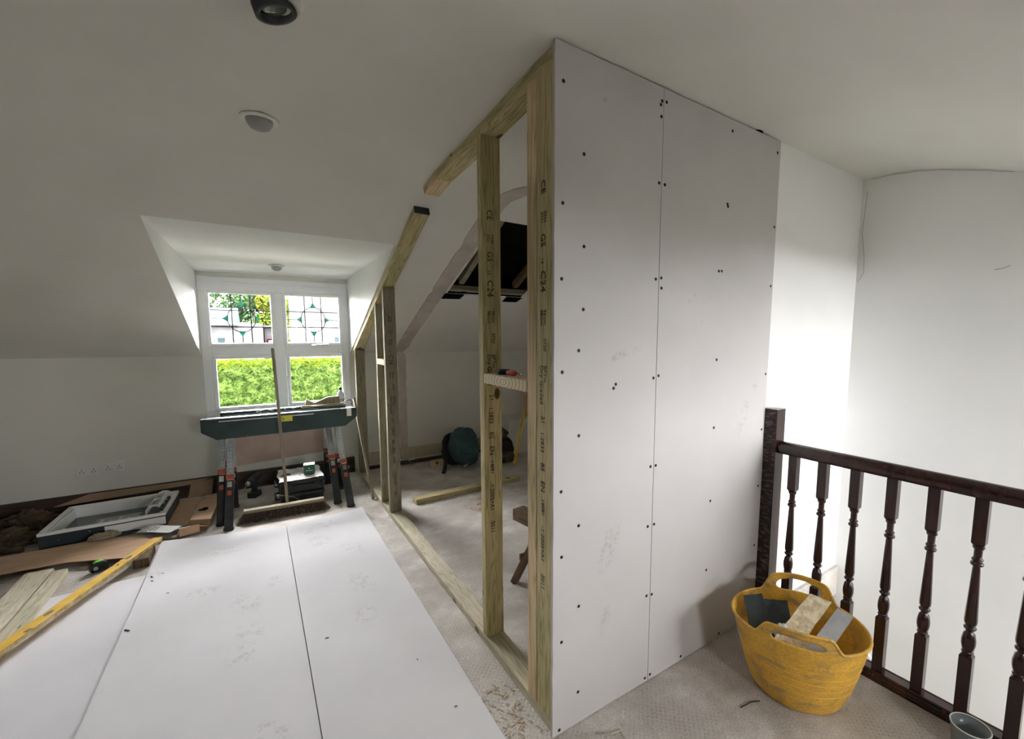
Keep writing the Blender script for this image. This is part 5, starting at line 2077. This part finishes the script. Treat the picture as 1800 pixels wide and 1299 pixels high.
# ventilation flap standing up at its right end: a curved bar pierced by two openings
b = MB()
fx, fy = W_ - .075, .06
Lf = .42
n = 8
sec = [(-.052 + .0, .0), (-.050, .030), (-.035, .050), (-.010, .060), (.018, .058), (.040, .045)]
mxf = mx @ Matrix.Translation((fx, fy, H_ - .008))


def strip(y0_, y1_, k0, k1):
    vs = []
    for y_ in (y0_, y1_):
        for (sx_, sz_) in sec[k0:k1 + 1]:
            vs.append((sx_, y_, sz_))
        for (sx_, sz_) in reversed(sec[k0:k1 + 1]):
            vs.append((sx_ * .88, y_, sz_ - .007))
    m_ = 2 * (k1 - k0 + 1)
    fs = [tuple(range(m_)), tuple(range(2 * m_ - 1, m_ - 1, -1))] + [(i, (i + 1) % m_, m_ + (i + 1) % m_, m_ + i) for i in range(m_)]
    b.add(vs, fs, mx=mxf)


strip(0, .035, 0, 5)
strip(.20, .225, 0, 5)
strip(.385, .42, 0, 5)
strip(0, .42, 0, 1)
strip(0, .42, 4, 5)
b.build('vent_flap', 'frame_white', rw, label='curved white ventilation bar with two openings')
b = MB()
for i in range(7):
    b.box((fx + .035 + (i % 2) * .01, fy + .05 * i, H_), (fx + .055, fy + .05 * i + .025, H_ + .02), mx=mx)
b.build('hinge_parts', 'frame_dark', rw)
b = MB()
for (x_, z_) in ((.10, .05), (.26, .075), (.30, .06)):
    b.lathe([(.004, 0), (.003, .002)], 8, mx=mx @ Matrix.Translation((x_, -.001, z_)) @ Matrix.Rotation(PI / 2, 4, 'X'))
b.build('fixing_screw', 'galv', rw)

# crumpled dark paper at far left, small lump before the roof window
crumple('crumpled_paper', (-1.62, 4.75, .0), (.20, .16, .085), 'paper_brown', seed=4, amp=.55, sub=4, freq=2.6, label='crumpled dark brown packing paper at the left edge beside the roof window', cat='paper')
crumple('crumpled_paper', (-2.05, 4.50, .0), (.20, .09, .08), 'paper_brown', seed=8, amp=.55, sub=4, freq=2.6, label='crumpled dark brown packing paper furthest left, nearest the planks', cat='paper')
crumple('crumpled_paper', (-1.55, 5.10, .0), (.15, .12, .10), 'paper_brown', seed=12, amp=.55, sub=4, freq=2.6, label='crumpled dark brown packing paper against the skirting behind the roof window corner', cat='paper')
crumple('dust_cloth', (-1.0, 4.47, .043), (.085, .045, .030), 'stud_grey', seed=6, amp=.3, sub=4, label='grey-brown dusty cloth bundled against the near side of the roof window', cat='cloth')

# planks
timber('timber_plank', (-1.215, 2.55, .0375), (-1.200, 4.02, .0375), .125, .045, (1, 0, 0), 'dusty_wood', label='wide pale dusty plank at the left edge, left of the narrower one', cat='plank')
timber('timber_plank', (-1.105, 2.60, .0375), (-1.095, 3.97, .0375), .062, .045, (1, 0, 0), 'dusty_wood', label='narrow pale dusty plank beside the yellow level', cat='plank')
timber('timber_plank', (-1.35, 2.70, .0225), (-1.355, 3.70, .0225), .095, .040, (1, 0, 0), 'dusty_wood', label='pale plank lying leftmost and mostly out of frame', cat='plank')
# tape measure
tm = thing('tape_measure', (-.92, 3.965, 0), 'black and lime green tape measure on the floor above the yellow level', 'tape measure')
mx = Matrix.Translation((-.925, 3.965, .002)) @ Matrix.Rotation(math.radians(28), 4, 'Z')
b = MB()
b.prism([(-.040, -.018, 0), (.040, -.018, 0), (.044, -.018, .02), (.040, -.018, .048), (.022, -.018, .062), (-.018, -.018, .062), (-.038, -.018, .045), (-.044, -.018, .02)], (0, .036, 0), mx=mx)
b.build('case', 'black', tm, bevel=.005)
b = MB()
b.prism([(-.026, -.012, .058), (.030, -.012, .054), (.022, -.012, .068), (-.014, -.012, .069)], (0, .024, 0), mx=mx)
b.build('lime_top', 'lime', tm, bevel=.003, label='lime green top grip')
b = MB()
b.lathe([(.013, 0), (.012, .003)], 14, mx=mx @ Matrix.Translation((-.020, -.018, .026)) @ Matrix.Rotation(PI / 2, 4, 'X'))
b.build('side_disc', 'reflect', tm)

# spirit level
lv = thing('spirit_level', (-.97, 3.33, .055), 'long yellow spirit level lying across the lower plasterboard sheet at the left', 'spirit level')
p1, p0 = Vector((-.655, 4.150, .0745)), Vector((-1.290, 2.46, .0745))
lb_ = timber('level_body', p0, p1, .054, .024, (1, -.37, 0), 'yellow_alu', lv, bevel=.002)
dv = (p1 - p0).normalized()
sv = Vector((dv.y, -dv.x, 0))
b = MB()
e = [p0 + sv * .0272 - Vector((0, 0, .0120)), p1 + sv * .0272 - Vector((0, 0, .0120)), p1 + sv * .0272 + Vector((0, 0, .0100)), p0 + sv * .0272 + Vector((0, 0, .0100))]
b.prism([tuple(x) for x in e], tuple(sv * .001))
b.build('shaded_edge', 'yellow_edge', lv, label='darker side of the level, shade in its colour')
Lt = (p1 - p0).length
for (s_, r_) in ((Lt - .30, .018), (Lt * .5, .018)):
    c = p0 + dv * s_ + Vector((0, 0, .0125))
    b = MB()
    b.lathe([(r_, 0), (r_ * .9, .001)], 16, mx=frame_mx(c, dv, (0, 0, 1)), sx=1.5, sy=.75)
    b.build('vial', 'vial', lv)
c = p0 + dv * (Lt - .40) + Vector((0, 0, .0125))
b = MB()
b.lathe([(.006, 0), (.005, .001)], 10, mx=frame_mx(c, dv, (0, 0, 1)))
b.build('hanging_hole', 'groove', lv)
b = MB()
b.box((-.012, -.03, 0), (.012, -.012, .001), mx=frame_mx(p0 + dv * (Lt * .42) + Vector((0, 0, .0122)), dv, (0, 0, 1)))
b.build('end_mark', 'vial', lv)
# something low and level for the level to rest on: dust-covered offcuts
b = MB()
b.box((-.745, 3.86, .001), (-.665, 4.10, .061))
b.build('packing_block', 'brown_wood', label='dark timber block under the far end of the yellow level', cat='wood block', bevel=.003)

# ================================================================== SOCKETS
def socket(x, z, rot, label, tall):
    t = thing('double_socket', (x, YF, z), label, 'socket', None)
    mx = Matrix.Translation((x, YF, z)) @ Matrix.Rotation(rot, 4, 'Y')
    b = MB()
    b.box((-.073, -.010 - tall, -.043), (.073, 0, .043), mx=mx)
    b.build('faceplate', 'socket', t, bevel=.003)
    for cx_ in (-.037, .037):
        b = MB()
        for (dx, dz, sx_, sz_) in ((0, .010, .0030, .0045), (-.011, -.010, .0045, .0025), (.011, -.010, .0045, .0025)):
            b.box((cx_ + dx - sx_, -.0108 - tall, dz - sz_), (cx_ + dx + sx_, -.0098 - tall, dz + sz_), mx=mx)
        b.build('pin_slots', 'ink', t)
        b = MB()
        b.box((cx_ + (-.012 if cx_ < 0 else .0) + .020 * (1 if cx_ < 0 else -1) - .004, -.0135 - tall, .012), (cx_ + (-.012 if cx_ < 0 else .0) + .020 * (1 if cx_ < 0 else -1) + .008, -.0098 - tall, .030), mx=mx)
        b.build('switch', 'socket', t, bevel=.001)
    return t


socket(-1.250, .368, .02, 'left flush double electrical socket on the eaves wall above the roof window', 0)
socket(-1.085, .375, -.02, 'right double electrical socket on the eaves wall, standing proud of it', .006)
b = MB()
b.prism([(-1.075, YF, .412), (-1.06, YF, .425), (-1.045, YF, .429), (-1.025, YF, .420), (-1.01, YF, .412)], (0, -.008, 0))
b.build('trim_11', 'wall', kind='structure')

# ================================================================== CEILING LIGHTS
def disc_light(loc, nrm_, R_, label, style):
    t = thing('ceiling_light', loc, label, 'ceiling light')
    mx = frame_mx(loc, (1, 0, 0), Vector(nrm_))
    b = MB()
    if style == 'dome':
        b.lathe([(R_, 0), (R_ * .98, .006), (R_ * .82, .010), (R_ * .72, .004)], 32, mx=mx)
        b.build('bezel', 'white', t)
        b = MB()
        b.lathe([(R_ * .70, .003), (R_ * .68, .018), (R_ * .5, .038), (R_ * .25, .046), (.0, .048)], 28, mx=mx)
        b.build('lamp_dome', 'lamp_dome', t)
    else:
        b.lathe([(R_ * 1.2, 0), (R_ * 1.18, .012), (R_ * 1.02, .030), (R_ * .98, .026)], 32, mx=mx)
        b.build('bezel', 'lamp_ring', t)
        mt = mx @ Matrix.Translation((-.010, -.004, .020)) @ Matrix.Rotation(.32, 4, 'Y')
        b = MB()
        b.lathe([(R_ * .98, .0), (R_ * .98, .030), (R_ * .76, .030), (R_ * .72, .010)], 32, mx=mt, caps=False)
        b.build('black_ring', 'black', t)
        b = MB()
        b.lathe([(R_ * .76, .012), (R_ * .5, .020), (.0, .024)], 28, mx=mt)
        b.build('lens', 'lamp_lens', t)
    return t


cz = ceil_z(2.365)
disc_light((.070, 2.365, cz), (0, 0, -1), .072, 'white eyeball downlight with a grey dome lamp on the sloping side of the ceiling', 'dome')
disc_light((.105, 1.580, ceil_z(1.58)), (.0, 0, -1), .056, 'recessed spotlight with black ring and clear lens, cut by the top edge of the photo', 'spot')
disc_light((.200, 4.70, 2.155), (0, 0, -1), .060, 'small white ceiling light inside the dormer above the window', 'dome')
